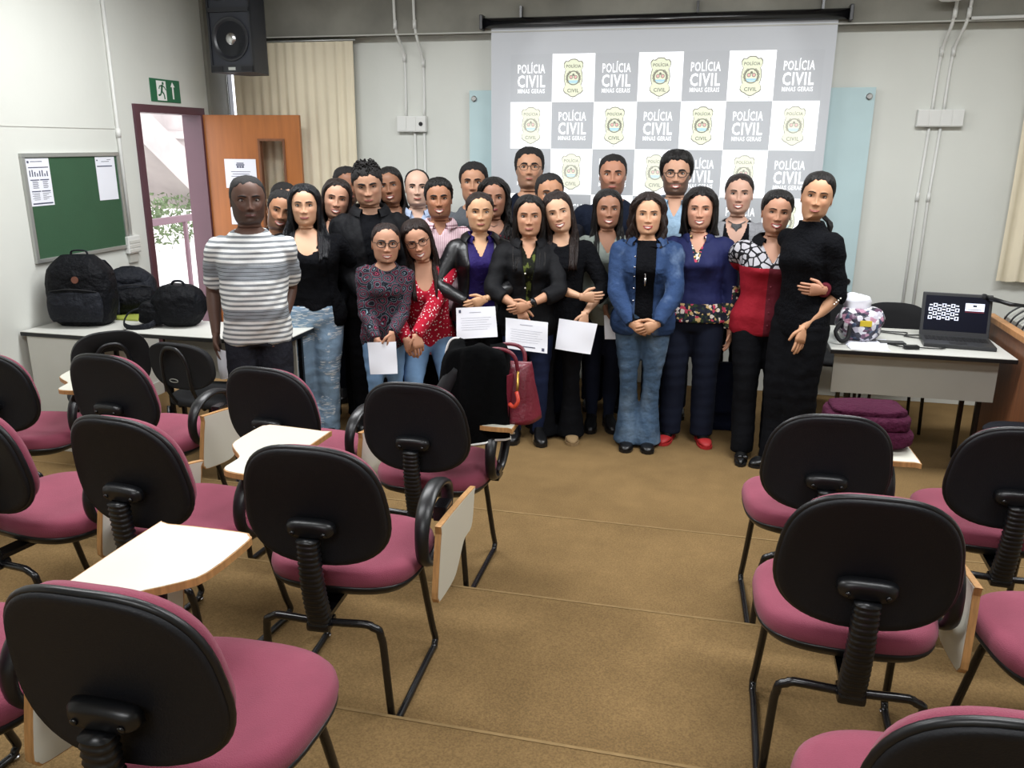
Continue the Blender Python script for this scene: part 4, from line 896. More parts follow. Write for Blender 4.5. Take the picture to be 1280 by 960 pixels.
    def body(s, beard=0, shade=None, hands=None, legs=True, tint=None):
        mb = MB(); rows = []
        T_ = s.torso_grid(-.09*s.sc, s.neckz, 0, NC, 26)
        th = TH; sn, cs = np.sin(th), np.cos(th); T2 = []
        for z in np.linspace(-.09*s.sc, s.neckz, 30):
            w_, f_, b_ = s.sec(z); p = np.interp(z, (s.neckz-.08, s.neckz), (.82, .95)); x = np.sign(sn)*abs(sn)**p*w_; y = np.where(cs > 0, f_, b_)*np.sign(cs)*abs(cs)**.9
            if s.sex == 'f':
                for q in (-1, 1): y = y+(cs > 0)*s.bust*.026*s.sc*np.exp(-((x-q*.068*s.sc*s.bulk)/.05)**2-((z-.335*s.sc)/.055)**2)
            T2.append(np.stack([x, y, np.full(NC, z)], 1))
        us = np.concatenate([np.linspace(-.08, -.02, 4), np.linspace(-.005, .66, 56), np.linspace(.69, .93, 9), [.955, .975, .99, 1.0]])
        z0 = s.neckz; uz = (z0-s.chin)/s.Hh
        us = us[us > uz+.02]
        if uz < -.12: us = np.concatenate([np.linspace(uz+.04, -.1, 3), us])
        T2 += [s.head_ring(u) for u in us]; V = np.array(T2)
        # colour
        C = np.ones(V.shape[:2]+(4,)); C[..., :3] = s.skin[:3]; U = (V[..., 2]-s.chin)/s.Hh; X = V[..., 0]/s.hw; F = V[..., 1] > 0
        red = np.exp(-((abs(X)-.04)/.02)**2-((U-.36)/.09)**2)*F*.10+np.exp(-(X/.012)**2-((U-.35)/.05)**2)*F*.08
        C[..., 1] *= 1-red; C[..., 2] *= 1-red
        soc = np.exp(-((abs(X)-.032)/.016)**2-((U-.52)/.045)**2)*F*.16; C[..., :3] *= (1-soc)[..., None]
        if beard:
            bz = ((U < .30+.25*np.clip((abs(X)-.045)/.03, 0, 1)*1) & (U > -.05) & F)*1.0
            bz = bz*(1-np.exp(-((X)/.03)**2-((U-.19)/.028)**2)*.9)*sstep(U, -.08, -.02)*(1-sstep(U, .27, .31)*(abs(X) < .04))
            bz = np.clip(bz, 0, 1)*beard; C[..., :3] = C[..., :3]*(1-bz[..., None])+np.array((.012, .009, .008))*bz[..., None]
        mb.grid(V, True, 0, True, True, col=C.reshape(-1, 4)); mb.fn(s.headpose)
        # ears
        for q in (-1, 1):
            e = MB(); th = np.linspace(0, 2*PI, 18, endpoint=False)
            for (rr, dx) in ((None, None),):
                Ve = []
                for k, dx in ((.2, .004), (.6, .001), (.85, .007), (1.0, .010), (1.0, .014), (.7, .015)): Ve.append(np.stack([q*(.0665*s.hw+dx*1.0+0*th), -.008+.006*np.sin(th)*0+np.cos(th)*.0155*k-.25*np.sin(th)*.012, s.chin+.46*s.Hh+np.sin(th)*.031*k], 1))
                e.grid(np.array(Ve), True, 0, True, True)
            e.fn(s.headpose); mb.add(e.v[0], e.f, 0, col=s.skin*np.array((1, .93, .9, 1)))
        mb.fn(s.toL) if False else None
        mb.v = [s.toL(v) for v in mb.v]
        for a in s.arms: s.arm_skin(mb, a)
        if legs:
            for (hp, kn, an, f) in s.legs: mb.tube(cat([hp, (hp+kn)/2, kn, (kn+an)/2+np.array((0, -.01, 0)), an, an-(0, 0, .03)], 3), cat([(.07*s.sc,)*2, (.065*s.sc,)*2, (.05*s.sc,)*2, (.048*s.sc,)*2, (.034*s.sc,)*2, (.036*s.sc,)*2], 3), 14); mb.cols[-1][:] = s.skin
            for (hp, kn, an, f) in s.legs: s.foot(mb, an, f)
        o = mb.build('body', 'skin', s.e, col=True); s.b = o; return o
    def foot(s, mb, an, f):
        k = s.sc; R_ = trs((an[0], an[1], 0), rz=-f); pts = np.array([(0, -.045, .035), (0, -.02, .045), (0, .03, .042), (0, .09, .028), (0, .13, .02), (0, .155, .014)])*k
        mb.tube(tf(pts, R_), np.array([(.022, .03), (.03, .04), (.034, .036), (.042, .024), (.040, .016), (.026, .010)])*k, 14, up=(0, 0, 1)); mb.cols[-1][:] = s.skin
    def shoes(s, mat, kind='flat', sole='black_plastic', sock=None):
        for (hp, kn, an, f) in s.legs:
            k = s.sc; R_ = trs((an[0], an[1], 0), rz=-f); mb = MB(); V = []
            L0, L1 = -.07*k, .185*k
            ys = np.linspace(0, 1, 16)
            for u in ys:
                y = L0+(L1-L0)*u; wv = np.interp(u, (0, .12, .35, .7, .9, 1), (.022, .034, .034, .046, .036, .012))*k
                hi = np.interp(u, (0, .1, .35, .55, .8, .95, 1), (.09, .105, .10, .075, .05, .035, .022))*k if kind in ('boot', 'sneaker') else np.interp(u, (0, .1, .3, .38, .62, .7, .9, 1), (.045, .065, .05, .035, .032, .045, .034, .018))*k
                th = np.linspace(0, 2*PI, 20, endpoint=False); c, s_ = np.cos(th), np.sin(th)
                if kind == 'pointed': wv *= np.interp(u, (0, .7, 1), (1, .95, .35)); 
                V.append(np.stack([c*wv, np.full(20, y), .012+hi/2+np.sign(s_)*abs(s_)**.7*hi/2], 1))
            mb.grid(tf(np.array(V).reshape(-1, 3), R_).reshape(len(ys), 20, 3), True, 0, True, True, flip=True); o = mb.build('shoe', mat, s.e, fixn=True)
            sl = MB(); th = np.linspace(0, 2*PI, 30, endpoint=False); out = [((np.interp((.5-.5*math.cos(t)), (0, .12, .35, .7, .9, 1), (.02, .036, .036, .049, .04, .012))*k*math.copysign(1, math.sin(t))), L0-.003+(L1-L0+.006)*(.5-.5*math.cos(t)), 0.0) for t in th[th*0 == 0]]
            sl.poly(tf(np.array([(a*(1.0 if kind != 'pointed' else .8), b, .001) for a, b, c in out]), R_), (0, 0, .016*(1.6 if kind in ('boot', 'sneaker', 'platform') else 1))).build('sole', sole, o, smooth=False, fixn=True)
            if kind in ('boot', 'sneaker'):
                lc = MB()
                for i in range(4): lc.tube(tf(np.array([(-.018, .025+.018*i, .098-.012*i), (0, .03+.018*i, .103-.012*i), (.018, .025+.018*i, .098-.012*i)])*k, R_), .0022, 5)
                lc.build('laces', 'bag_grey', o)
    # -- limbs
    def set_legs(s, stance=.085, fwd=(0, 0), toe=8, splay=None, kneeout=0):
        s.legs = []
        for q, fw in ((-1, fwd[0]), (1, fwd[1])):
            hp = np.array((q*.085*s.sc*s.bulk, 0, s.hipz)); an = np.array((q*(splay or stance)*s.sc, fw, .085*s.sc)); a = b = .2275*s.h
            d = an-hp; L = np.linalg.norm(d); a_ = a
            if L >= a+b-.001: a_ = b_ = L/2+.0005
            else: b_ = b
            m = L/2; hgt = math.sqrt(max(a_*a_-m*m, 0)); dr = d/L; fwd_ = np.array((kneeout*q, 1, 0.)); fwd_ -= dr*(fwd_@dr); fwd_ /= np.linalg.norm(fwd_)
            kn = hp+dr*m+fwd_*hgt; s.legs.append((hp, kn, an, math.radians(toe)*q))
    def set_arm(s, q, wrist=None, elbow=(.6, -.6, -.3), hand=None, px=None, palm=None, curl=.5, local=None, shrug=0, hide=False, handlen=1.0):
        """q=+1 the figure's right arm (left in the photo); wrist in torso frame"""
        S = np.array((q*s.shw, -.012, (.437 if s.sex == 'f' else .436)*s.sc+shrug))
        if px is not None: W_ = s.world_to_T(P(px[0], px[1], y=s.y-px[2]))
        else: W_ = np.array(wrist)*np.array((q, 1, 1))*s.sc
        a, b = .172*s.h, .148*s.h; d = W_-S; L = np.linalg.norm(d)
        if L > a+b-.004: W_ = S+d/L*(a+b-.004); d = W_-S; L = a+b-.004
        if L < abs(a-b)+.03: L = abs(a-b)+.03; d = d/np.linalg.norm(d)*L; W_ = S+d
        dr = d/L; x = (a*a-b*b+L*L)/(2*L); hg = math.sqrt(max(a*a-x*x, 0)); e = np.array((elbow[0]*q, elbow[1], elbow[2])); e = e-dr*(e@dr); e /= np.linalg.norm(e)
        E_ = S+dr*x+e*hg; fd = (W_-E_)/np.linalg.norm(W_-E_)
        hd = np.array(hand)*np.array((q, 1, 1)) if hand is not None else fd+np.array((0, .1, -.25)); hd = hd/np.linalg.norm(hd)
        pn = np.array(palm)*np.array((q, 1, 1)) if palm is not None else np.array((-q, .15, 0.)); pn = pn-hd*(pn@hd); pn /= np.linalg.norm(pn)
        s.arms.append(dict(q=q, S=S, E=E_, W=W_, hd=hd, pn=pn, curl=curl, hide=hide)); return s.arms[-1]
    def arm_pts(s, A, off=0, end=1.0, sag=0):
        S, E_, W_ = A['S'], A['E'], A['W']; k = s.sc*(s.bulk**.6)*(1.12 if s.sex == 'm' else 1)
        inn = S+np.array((-A['q']*.05*s.sc, 0, -.01)); fd = W_-E_
        pts = [inn, S, S*.62+E_*.38, E_*.92+S*.08, E_*.85+W_*.15, E_+fd*.4, E_+fd*.75, W_]
        r = [(.040, .045), (.046, .050), (.043, .044), (.036, .037), (.037, .036), (.036, .034), (.028, .026), (.024, .019)]
        r = [((a*k+off), (b*k+off)) for a, b in r]; p, r = cat(pts, 4), cat(r, 4)
        if end < 1: n = max(4, int(len(p)*end)); p, r = p[:n], r[:n]
        return p, r
    def arm_skin(s, mb, A):
        p, r = s.arm_pts(A, -.002); tm = MB(); tm.tube(p, r, 14, up=(0, 1, 0)); mb.add(s.toL(tm.v[0]), tm.f, 0, col=s.skin)
        if A['hide']: return
        # hand: palm rings, four fingers, thumb
        k = s.sc*.98*(1.08 if s.sex == 'm' else 1); W_, d, n = A['W'], A['hd'], A['pn']; sd = np.cross(d, n)*A['q']  # toward the thumb side
        ps = [W_-d*.012*k, W_+d*.012*k, W_+d*.035*k, W_+d*.06*k, W_+d*.084*k]; rr = [(.024, .018), (.026, .017), (.034, .017), (.038, .0155), (.037, .012)]
        V = []; th = np.linspace(0, 2*PI, 14, endpoint=False); c, s_ = np.cos(th), np.sin(th)
        for pnt, (a, b) in zip(ps, rr): V.append(pnt+np.outer(np.sign(c)*abs(c)**.8*a*k, sd)+np.outer(np.sign(s_)*abs(s_)**.8*b*k, n))
        tm = MB(); tm.grid(np.array(V), True, 0, True, True)
        for i, (off, ln) in enumerate(((.027, .068), (.009, .076), (-.009, .071), (-.026, .056))):
            a = W_+d*(.080-.006*abs(i-1.2))*k+sd*off*k; ang = 0; pts = [a-d*.01*k, a]; dirv = d+sd*(off*1.6)
            dirv /= np.linalg.norm(dirv)
            for j, seg in enumerate((.45, .32, .23)):
                ang += A['curl']*(.55+.08*i)*(1.1 if j else .8); v = dirv*math.cos(ang)+n*math.sin(ang); pts.append(pts[-1]+v*ln*seg*k)
            tm.tube(cat(pts, 2), np.repeat(np.interp(np.linspace(0, 1, 9), (0, .8, 1), (.0088, .0076, .005))[:, None]*k, 2, 1), 8)
        a = W_+d*.022*k+sd*.026*k; v1 = sd*.75+d*.75+n*.35; v1 /= np.linalg.norm(v1); v2 = sd*.25+d*1.0+n*.45; v2 /= np.linalg.norm(v2)
        pts = [a-v1*.012*k, a, a+v1*.030*k, a+v1*.030*k+v2*.026*k, a+v1*.030*k+v2*.046*k]; tm.tube(cat(pts, 2), np.repeat(np.interp(np.linspace(0, 1, 9), (0, .3, .8, 1), (.013, .0115, .0085, .006))[:, None]*k, 2, 1), 8)
        for v in tm.v: pass
        mb.add(s.toL(np.vstack(tm.v)), tm.f, 0, col=s.skin*np.array((1.02, .99, .98, 1)))
    # -- garments
    def top(s, mat, off=.010, hem=-.06, sleeve='long', neck=('crew', .02, .07), dive=.016, name='shirt', vox=.0095, flare=.0, wr=.0055, sleeve_off=None, puff=0, seed=1, z1=None):
        mb = MB(); zt = s.neckz-.004 if z1 is None else s.neckz+z1
        mb.grid(s.torso_grid(hem*s.sc, min(zt, s.neckz), off, 44, 34, flare=flare), True, 0, True, True)
        if z1 and z1 > 0:
            w_, f_, b_ = s.sec(s.neckz); V = []; th = np.linspace(0, 2*PI, 30, endpoint=False)
            for z in (s.neckz-.02, s.neckz+z1): V.append(np.stack([np.sin(th)*(w_+off*.8), np.where(np.cos(th) > 0, f_, b_)*np.cos(th)+off*.8*np.cos(th), np.full(30, z)], 1))
            mb.grid(np.array(V), True, 0, True, True)
        so = sleeve_off if sleeve_off is not None else off+.002
        if sleeve != 'none':
            for A in s.arms:
                p, r = s.arm_pts(A, so, {'long': 1.0, 'short': .43, '3q': .78, 'elbow': .56, 'cap': .33}[sleeve]); r = r.copy()
                if sleeve == 'long': r[-5:] = np.maximum(r[-5:], .031*s.sc+off*.4)
                if sleeve in ('short', 'elbow'): r[-4:] += .006
                mb.tube(p, r, 14, up=(0, 1, 0))
        V, F, Nn = remesh(mb, vox, 3)
        V = V+Nn*wrinkle(V, wr, 1, seed+int(s.x*10))[:, None]
        X, Y, Z = V.T; kind, dep, wid = neck[:3]; dep, wid = dep*s.sc, wid*s.sc; z0 = s.neckz-.012
        near = abs(X) < s.shw*.98
        if kind in ('crew', 'scoop'): u = np.clip(abs(X)/wid, 0, 1.6); line = z0-dep*(1-u**2); sd = np.where((abs(X) < wid*1.02) & (Y > -.02), Z-line, -1)
        elif kind == 'v': line = z0-dep*(1-abs(X)/wid); sd = np.where((abs(X) < wid*1.0) & (Y > -.02), Z-line, -1)
        elif kind == 'high': sd = Z-(s.neckz+dep)
        elif kind == 'open':   # jacket open all the way: wid at top, dep at hem
            w2 = neck[3]*s.sc if len(neck) > 3 else wid; hz = hem*s.sc; t_ = np.clip((Z-hz)/(z0-hz), 0, 1); ww_ = np.interp(t_, (0, .55, 1), (neck[1]*s.sc, w2, wid)); sd = np.where(Y > .0, ww_-abs(X-(neck[4]*s.sc if len(neck) > 4 else 0)), -1); sd = np.maximum(sd, np.where(Y > -.02, Z-(z0+.0), -1))
        k = sstep(sd, -.013, .013)*(abs(X) < s.shw*.95)*(Z > (.12 if kind != 'open' else -1))
        V = V-Nn*(k*(off+dive))[:, None]
        g_ = MB(); g_.add(V, F); g_.v = [s.toL(v) for v in g_.v]; o = g_.build(name, mat, s.e); return o
    def trousers(s, mat, kind='straight', off=.006, waist=.07, vox=.0125, seed=3, hem=None, name='trousers', wr=.003):
        mb = MB(); mb.grid(tf(s.torso_grid(-.095*s.sc, waist*s.sc, off, 36, 12).reshape(-1, 3), trs((0, 0, s.hipz))).reshape(12, 36, 3), True, 0, True, True)
        prof = {'skinny': (.092, .080, .060, .056, .040, .040), 'straight': (.094, .084, .067, .066, .062, .062), 'flare': (.092, .076, .053, .057, .078, .092), 'wide': (.105, .105, .098, .098, .102, .106), 'man': (.094, .086, .072, .070, .066, .066)}[kind]
        for (hp, kn, an, f) in s.legs:
            top_ = hp+np.array((0, -.005, -.01)); hz = hem if hem is not None else (.02 if kind in ('flare', 'wide') else .045)
            end = np.array((an[0], an[1], hz)); pts = [top_, (hp+kn)/2, kn, kn*.5+an*.5+np.array((0, -.012, 0)), an+np.array((0, .0, .03)), end]
            r = [(a*s.sc*s.bulk**.8+off-.004,)*2 for a in prof]; mb.tube(cat(pts, 4), cat(r, 4), 18, up=(0, 1, 0))
        V, F, Nn = remesh(mb, vox, 3); V = V+Nn*wrinkle(V*np.array((.8, .8, 1.5)), wr, 1, seed)[:, None]
        o = MB().add(V, F).build(name, mat, s.e); return o
    # -- face
    def face(s, smile=0, closed=False, brow='hair_short', lips='9c5a50', glasses=None, beard=0, lid=1.0, browk=1.0):
        hw, Hh = s.hw, s.Hh; b = s.b; ck = 'lips_'+lips
        if ck not in M: M[ck] = MT(ck, lips, .4).m
        for q in (-1, 1):
            ex, u = q*.0315*hw, .515; y = s.face_y(ex, u)-.0035*hw; z = s.chin+u*Hh; e = MB(); op = .0062*lid*(.75 if smile > 1 else 1)*(.25 if closed else 1)
            e.ellipsoid((0, 0, 0), (.0148*hw, .008*hw, op*hw), 16, 9)
            if not closed: e.ellipsoid((0, .0052*hw, 0), (.0062*hw, .0036*hw, min(.0062, op*1.02)*hw), 12, 8, 1)
            up = np.array([(-.0165, .003, -.001), (-.009, .0078, op*.9), (0, .0088, op*1.15), (.009, .0078, op*.9), (.0165, .003, -.001)])*hw; e.tube(cat(up, 2), .0014*hw, 5, 2)
            e.v = [v+np.array((ex, y, z)) for v in e.v]; e.fn(s.headL); e.build('eye', ['eye_white', 'iris', 'hair_short'], b)
            br = MB(); xs = np.array((.013, .022, .033, .043, .050)); us = np.array((.595, .607, .615, .607, .588)); pts = [(q*x*hw, s.face_y(q*x*hw, uu)+.0005, s.chin+uu*Hh) for x, uu in zip(xs, us)]
            rz_ = np.array([.0030, .0036, .0032, .0024, .001])*(1.25 if s.sex == 'm' else .85)*browk; br.tube(cat(pts, 2), np.stack([cat(np.stack([rz_, rz_], 1), 2)[:, 0]*.55, cat(np.stack([rz_, rz_], 1), 2)[:, 0]], 1)*hw, 6, up=(0, 0, 1)).fn(s.headL); br.build('eyebrow', brow, b)
        lp = MB(); wd = (.0245+.0055*min(smile, 1.5))*hw; gap = (.0042 if smile > .8 else 0)*hw*min(smile, 1.6); cu = .0048*smile*hw
        xs = np.linspace(-1, 1, 9); um = .205
        for sg, r0 in ((1, .0030), (-1, .0040)):
            pts = [(x*wd, s.face_y(x*wd, um)+.0022-.004*abs(x)**3*hw, s.chin+um*Hh+cu*(abs(x)**1.6)*1.6-cu*.5+sg*(gap*(1-x*x)+r0*.75*hw*(1-x*x))) for x in xs]
            lp.tube(cat(pts, 2), np.repeat((r0*hw*np.interp(abs(np.linspace(-1, 1, 17)), (0, .7, 1), (1, .85, .25)))[:, None], 2, 1), 6)
        lp.fn(s.headL).build('lips', ck, b)
        if smile > .8:
            V = np.array([[(x*wd*.92, s.face_y(x*wd*.92, um)+.0022-.004*abs(x)**2*hw, s.chin+um*Hh+cu*(abs(x)**1.6)*1.6-cu*.5+t*gap*(1-x*x)) for x in xs] for t in (1.1, 0, -1.1)]); MB().grid(V).fn(s.headL).build('teeth', 'teeth', b)
        if glasses:
            g_ = MB(); th = np.linspace(0, 2*PI, 25)
            for q in (-1, 1):
                cx = q*.033*hw; y0 = s.face_y(0, .52)+.002; pts = np.array([(cx+np.sign(np.cos(t))*abs(np.cos(t))**.8*.0235*hw, y0-abs(cx+.02*q*math.cos(t)*q)*.12-.004, s.chin+.51*Hh+np.sign(np.sin(t))*abs(np.sin(t))**.8*.0175*hw) for t in th]); g_.tube(pts, .0017 if glasses == 'thin' else .0026, 6, caps=False)
                yl = s.face_y(.05*hw, .5)
                g_.tube([(q*.056*hw, y0-.012, s.chin+.53*Hh), (q*.076*hw, .03, s.chin+.53*Hh), (q*.079*hw, -.01, s.chin+.50*Hh)], .0018, 5)
            g_.tube([(-.010*hw, y0-.003, s.chin+.53*Hh), (0, y0+.001, s.chin+.535*Hh), (.010*hw, y0-.003, s.chin+.53*Hh)], .0016, 5)
            g_.fn(s.headL).build('glasses', 'black_plastic' if glasses != 'thin' else 'bag_grey', b)
    # -- hair
    def cap(s, thick=.012, line=((0, .86), (35, .84), (55, .74), (72, .62), (84, .46), (95, .52), (115, .28), (145, .08), (180, .04)), noise=.002, nk=1.0, mat=None, topk=1.0, part=0, name='hair', fuzz=0):
        us = np.concatenate([np.linspace(-.04, .9, 36), [.93, .96, .985, 1.0]]); V = []
        deg = np.degrees(np.abs(((TH+PI) % (2*PI))-PI)); L_ = np.interp(deg, [a for a, b in line], [b for a, b in line])+(.012*np.sin(9*TH+s.x*7)+.008*np.sin(17*TH+s.x*3))*(deg < 70)
        for u in us:
            R_ = s.head_ring(u); c = np.array((0, -.005, s.chin+.52*s.Hh)); n = R_-c; n[:, 2] *= .8; n /= np.linalg.norm(n, axis=1)[:, None]
            k = sstep(u-L_, -.03, .035); t = thick*(1+(topk-1)*sstep(u, .6, .95))*(.35+.65*sstep(u-L_, .0, .16)); d = -.007+(t+.007)*k; V.append(R_+n*d[:, None])
        V = np.array(V); S_ = V.shape; W_ = V.reshape(-1, 3); d = wrinkle(W_*nk*3, noise, 1, 5)+fuzz*RNG.normal(size=len(W_))
        n = W_-np.array((0, -.005, s.chin+.5*s.Hh)); n /= np.linalg.norm(n, axis=1)[:, None]; W_ = W_+n*d[:, None]
        mb = MB().grid(W_.reshape(S_), True, 0, False, True); mb.fn(s.headL); o = mb.build(name, mat or s.hair, s.b); return o
    def long(s, end=-.12, a0=48, wav=.004, wk=1, vol=.016, front=True, sidepart=0, mat=None, spread=1.0, cover=None, left=True, right=True, back=True):
        """hair falling from the crown: end is the tip height relative to the neck base (m)"""
        mat = mat or s.hair; nphi, ns = 96, 44; parts = []
        ph = np.radians(np.linspace(a0, 360-a0, nphi)); top_z, ztip = s.crown+vol*.7, s.neckz+end; V = np.zeros((2, ns, nphi, 3))
        r_ = np.random.default_rng(int(abs(s.x)*100)); strand = r_.normal(size=nphi); strand = np.convolve(np.pad(strand, 2, 'wrap'), np.ones(3)/3, 'valid')[:nphi]; tipv = np.convolve(np.pad(r_.normal(size=nphi), 4, 'wrap'), np.ones(7)/7, 'valid')[:nphi]
        for j in range(ns):
            sv = j/(ns-1)
            zz_ = top_z+(ztip-top_z)*sv**1.25; af = np.interp((zz_-s.chin)/s.Hh, (.60, .84, .96, 1.03), (1, .80, .35, .1))
            for i, p in enumerate(np.radians(np.linspace(a0*af, 360-a0*af, nphi))):
                zt = ztip+tipv[i]*.025; q = math.sin(p); c = math.cos(p)
                z = top_z+(zt-top_z)*sv**1.25 if True else 0
                u = (z-s.chin)/s.Hh; uu = min(max(u, 0), 1)
                w_, f_, b_ = [np.interp(max(uu, .52), HR[:, 0], HR[:, k]) for k in (1, 2, 3)]
                kk = sstep(np.array(uu), .45, 1.02); v = vol*(1-.0*kk); 
                if u > .985: w_ *= max(.05, (1.075-u)/.09); f_ *= max(.05, (1.075-u)/.09); b_ *= max(.05, (1.075-u)/.09)
                x = (w_*s.hw+v)*np.sign(q)*abs(q)**.9; y = ((f_ if c > 0 else b_)*s.hw+v)*np.sign(c)*abs(c)**.9*(1 if c < 0 else np.interp(uu, (.5, .9), (.62, 1)))
                low = 1-sstep(np.array(z), s.neckz-.05, s.chin+.05)
                if low > 0:
                    zz = min(z, s.neckz)
                    if abs(math.degrees(p)-180) > 85:
                        tx = np.sign(q)*(.055+.05*abs(math.degrees(abs(p-PI))-132)/48*-1+.045)*spread*s.sc; tx = np.sign(q)*np.interp(abs(math.degrees(p-PI)), (85, 180-a0), (.115, .062))*spread*s.sc
                        ty = s.front_torso(tx, zz)+.022+.01*strand[i]
                    else:
                        tx = x*1.15; w2, f2, b2 = s.sec(zz); ty = -(b2+.02)*abs(c)**.5
                    x, y = x*(1-low)+tx*low, y*(1-low)+ty*low
                am = wav*(.3+sv)*(1-.6*kk)
                d = am*(strand[i]+math.sin(wk*(z*34)+i*.55))+.0018*math.sin(i*2.1)
                rad = math.hypot(x, y)+1e-6; V[0, j, i] = (x*(1+d/rad*1.0), y*(1+d/rad), z); V[1, j, i] = V[0, j, i]*np.array((1, 1, 1))-np.array((x/rad, y/rad, 0))*(.012 if sv > .05 else .002)
        mb = MB(); A, B = V; ring_ = np.concatenate([A, B[:, ::-1]], axis=1)
        mb.grid(ring_, True, 0, True, True); mb.fn(s.headL); mb.build('long_hair', mat, s.b, fixn=True)
    def bun(s, c=(0, -.115, .62), r=(.045, .035, .045), mat=None):
        MB().ellipsoid((c[0]*s.hw, c[1]*s.hw, s.chin+c[2]*s.Hh), r, 18, 12).fn(s.headL).build('hair_bun', mat or s.hair, s.b)
    def tail(s, pts, r, mat=None):
        pts = np.array([(a, b, s.chin+c*s.Hh) for a, b, c in pts]); MB().tube(cat(pts, 5), cat([(q, q*.8) for q in r], 5), 14).fn(s.headL).build('ponytail', mat or s.hair, s.b)
    def collar(s, mat, a0=30, h=.035, flare=.02, off=.012, drop=0, name='collar'):
        th = np.radians(np.linspace(a0, 360-a0, 50)); w_, f_, b_ = s.sec(s.neckz); V = []
        for k, (dz, dr) in enumerate(((-.02, .0), (h*.55, -.002), (h*.6, .006), (-.0, flare), (-.02, flare*1.3))):
            V.append([(math.sin(t)*(w_+off+dr), math.cos(t)*((f_ if math.cos(t) > 0 else b_)+off+dr)+(.012 if math.cos(t) > 0 else 0)*abs(math.cos(t)), s.neckz+dz-(.03+drop)*max(0, math.cos(t))*(1)) for t in th])
        MB().grid(np.array(V)).fn(s.toL).build(name, mat, s.e)
    def buttons(s, zs, off=.02, mat='pearl', x=0, r=.005):
        for z in zs: z = z*s.sc; mb = MB().lathe([(r, 0), (r, .003), (r*.5, .004)], 10); mb.xf(trs((x*s.sc, s.front_torso(x*s.sc, z)+off, z), rx=-PI/2)); mb.fn(s.toL).build('button', mat, s.e)
HR = cat(np.array(HEADROWS), 6)
SHORT_M = ((0, .855), (30, .85), (45, .78), (60, .74), (70, .62), (80, .42), (90, .50), (112, .30), (140, .12), (180, .08))
PULLED = ((0, .875), (25, .85), (45, .77), (66, .64), (82, .50), (95, .50), (115, .28), (145, .10), (180, .06))

def sheet(name, label, corners, bend=.012, lines=0, seal=False, cat_='paper', group=None):
    """a slightly curved A4 sheet through four world corners: top left, top right, bottom right, bottom left"""
    a, b, c, d = [np.array(q, float) for q in corners]; nu, nv = 13, 9; n = np.cross(b-a, d-a); n /= np.linalg.norm(n); n *= -1 if n[1] > 0 else 1
    def at(u, v, o=0): return (a*(1-u)+b*u)*(1-v)+(d*(1-u)+c*u)*v+n*(bend*math.sin(PI*u)+bend*.4*math.sin(2*PI*v)*(u-.5)+o)
    o0 = (a+b+c+d)/4; t = thing(name, label, cat_, tuple(o0), 0, group); V = np.array([[at(u, v)-o0 for u in np.linspace(0, 1, nu)] for v in np.linspace(0, 1, nv)])
    MB().grid(V).grid(V-n*.0012, flip=True).build('sheet', 'paper', t)
    if lines:
        k = MB()
        def strip(u0, u1, v0, v1): us = np.linspace(u0, u1, 8); k.grid(np.array([[at(u, v, .0012)-o0 for u in us] for v in (v0, v1)]))
        strip(.35, .65, .16, .175)
        for i in range(lines): strip(.12+.02*(i % 2), .88-.05*(i % 3), .34+i*.075, .348+i*.075)
        k.build('printed_lines', 'ink_pale', t)
        if seal:
            k = MB(); u, v = seal
            def strip2(u0, u1, v0, v1): k.grid(np.array([[at(uu, vv, .0012)-o0 for uu in np.linspace(u0, u1, 4)] for vv in (v0, v1)]))
            strip2(u-.03, u+.03, v-.05, v+.05); strip2(.36, .72, .855, .885) if v > .5 else None
            k.build('printed_seal', 'ink', t)
    return t

# ------------------------------------------------------------------ clothing materials
def stripes_tee():
    m = MT('striped_jersey', 'cfd2d4', .9, spec=.15); z = m.xyz()[2]
    w1 = m.math('PINGPONG', m.math('ADD', z, 10), .0135); fine = m.math('PINGPONG', m.math('ADD', z, 10), .0095)
    a = m.ramp(m.math('DIVIDE', w1, .0135), [(0, '81868a'), (.46, 'e3e5e4')]); b = m.ramp(m.math('DIVIDE', fine, .0095), [(0, '33373d'), (.14, '8d9399')])
    band = m.ramp(z, [(0, '000000'), (.975, 'ffffff'), (.9751, 'ffffff')]); 
    f1 = m.math('MULTIPLY', m.math('GREATER_THAN', z, 1.145), m.math('LESS_THAN', z, 1.225)); f2 = m.math('MULTIPLY', m.math('GREATER_THAN', z, .93), m.math('LESS_THAN', z, .995))
    m.col(m.mix(m.math('ADD', f1, f2), a, b)); m.bump(m.noise(14, 4), .4, .006); return m.m
def dots():
    m = MT('red_dotted_fabric', 'a3142c', .85, spec=.2); d = m.vor(58); m.col(m.mix(m.math('LESS_THAN', d, .26), m.base, m.rgb('eadfe0'))); m.bump(m.noise(16, 4), .5, .006); return m.m
def paisley():
    m = MT('paisley_fabric', '2a2d3a', .85, spec=.2); n_ = m.noise(9, 3, color=True); mp = m.n('ShaderNodeVectorMath', operation='SCALE'); m.L(n_, mp.inputs[0]); mp.inputs['Scale'].default_value = .05
    ad = m.n('ShaderNodeVectorMath', operation='ADD'); m.L(m.tc, ad.inputs[0]); m.L(mp.outputs[0], ad.inputs[1]); v = m.n('ShaderNodeTexVoronoi'); m.L(ad.outputs[0], v.inputs['Vector']); v.inputs['Scale'].default_value = 17
    p = m.math('PINGPONG', v.outputs['Distance'], .16); c = m.ramp(m.math('DIVIDE', p, .16), [(0, '14161f'), (.34, '6f828c'), (.46, '181a24'), (.70, '8e3049'), (.82, '141620')])
    m.col(c); m.bump(m.noise(16, 4), .4, .005); return m.m
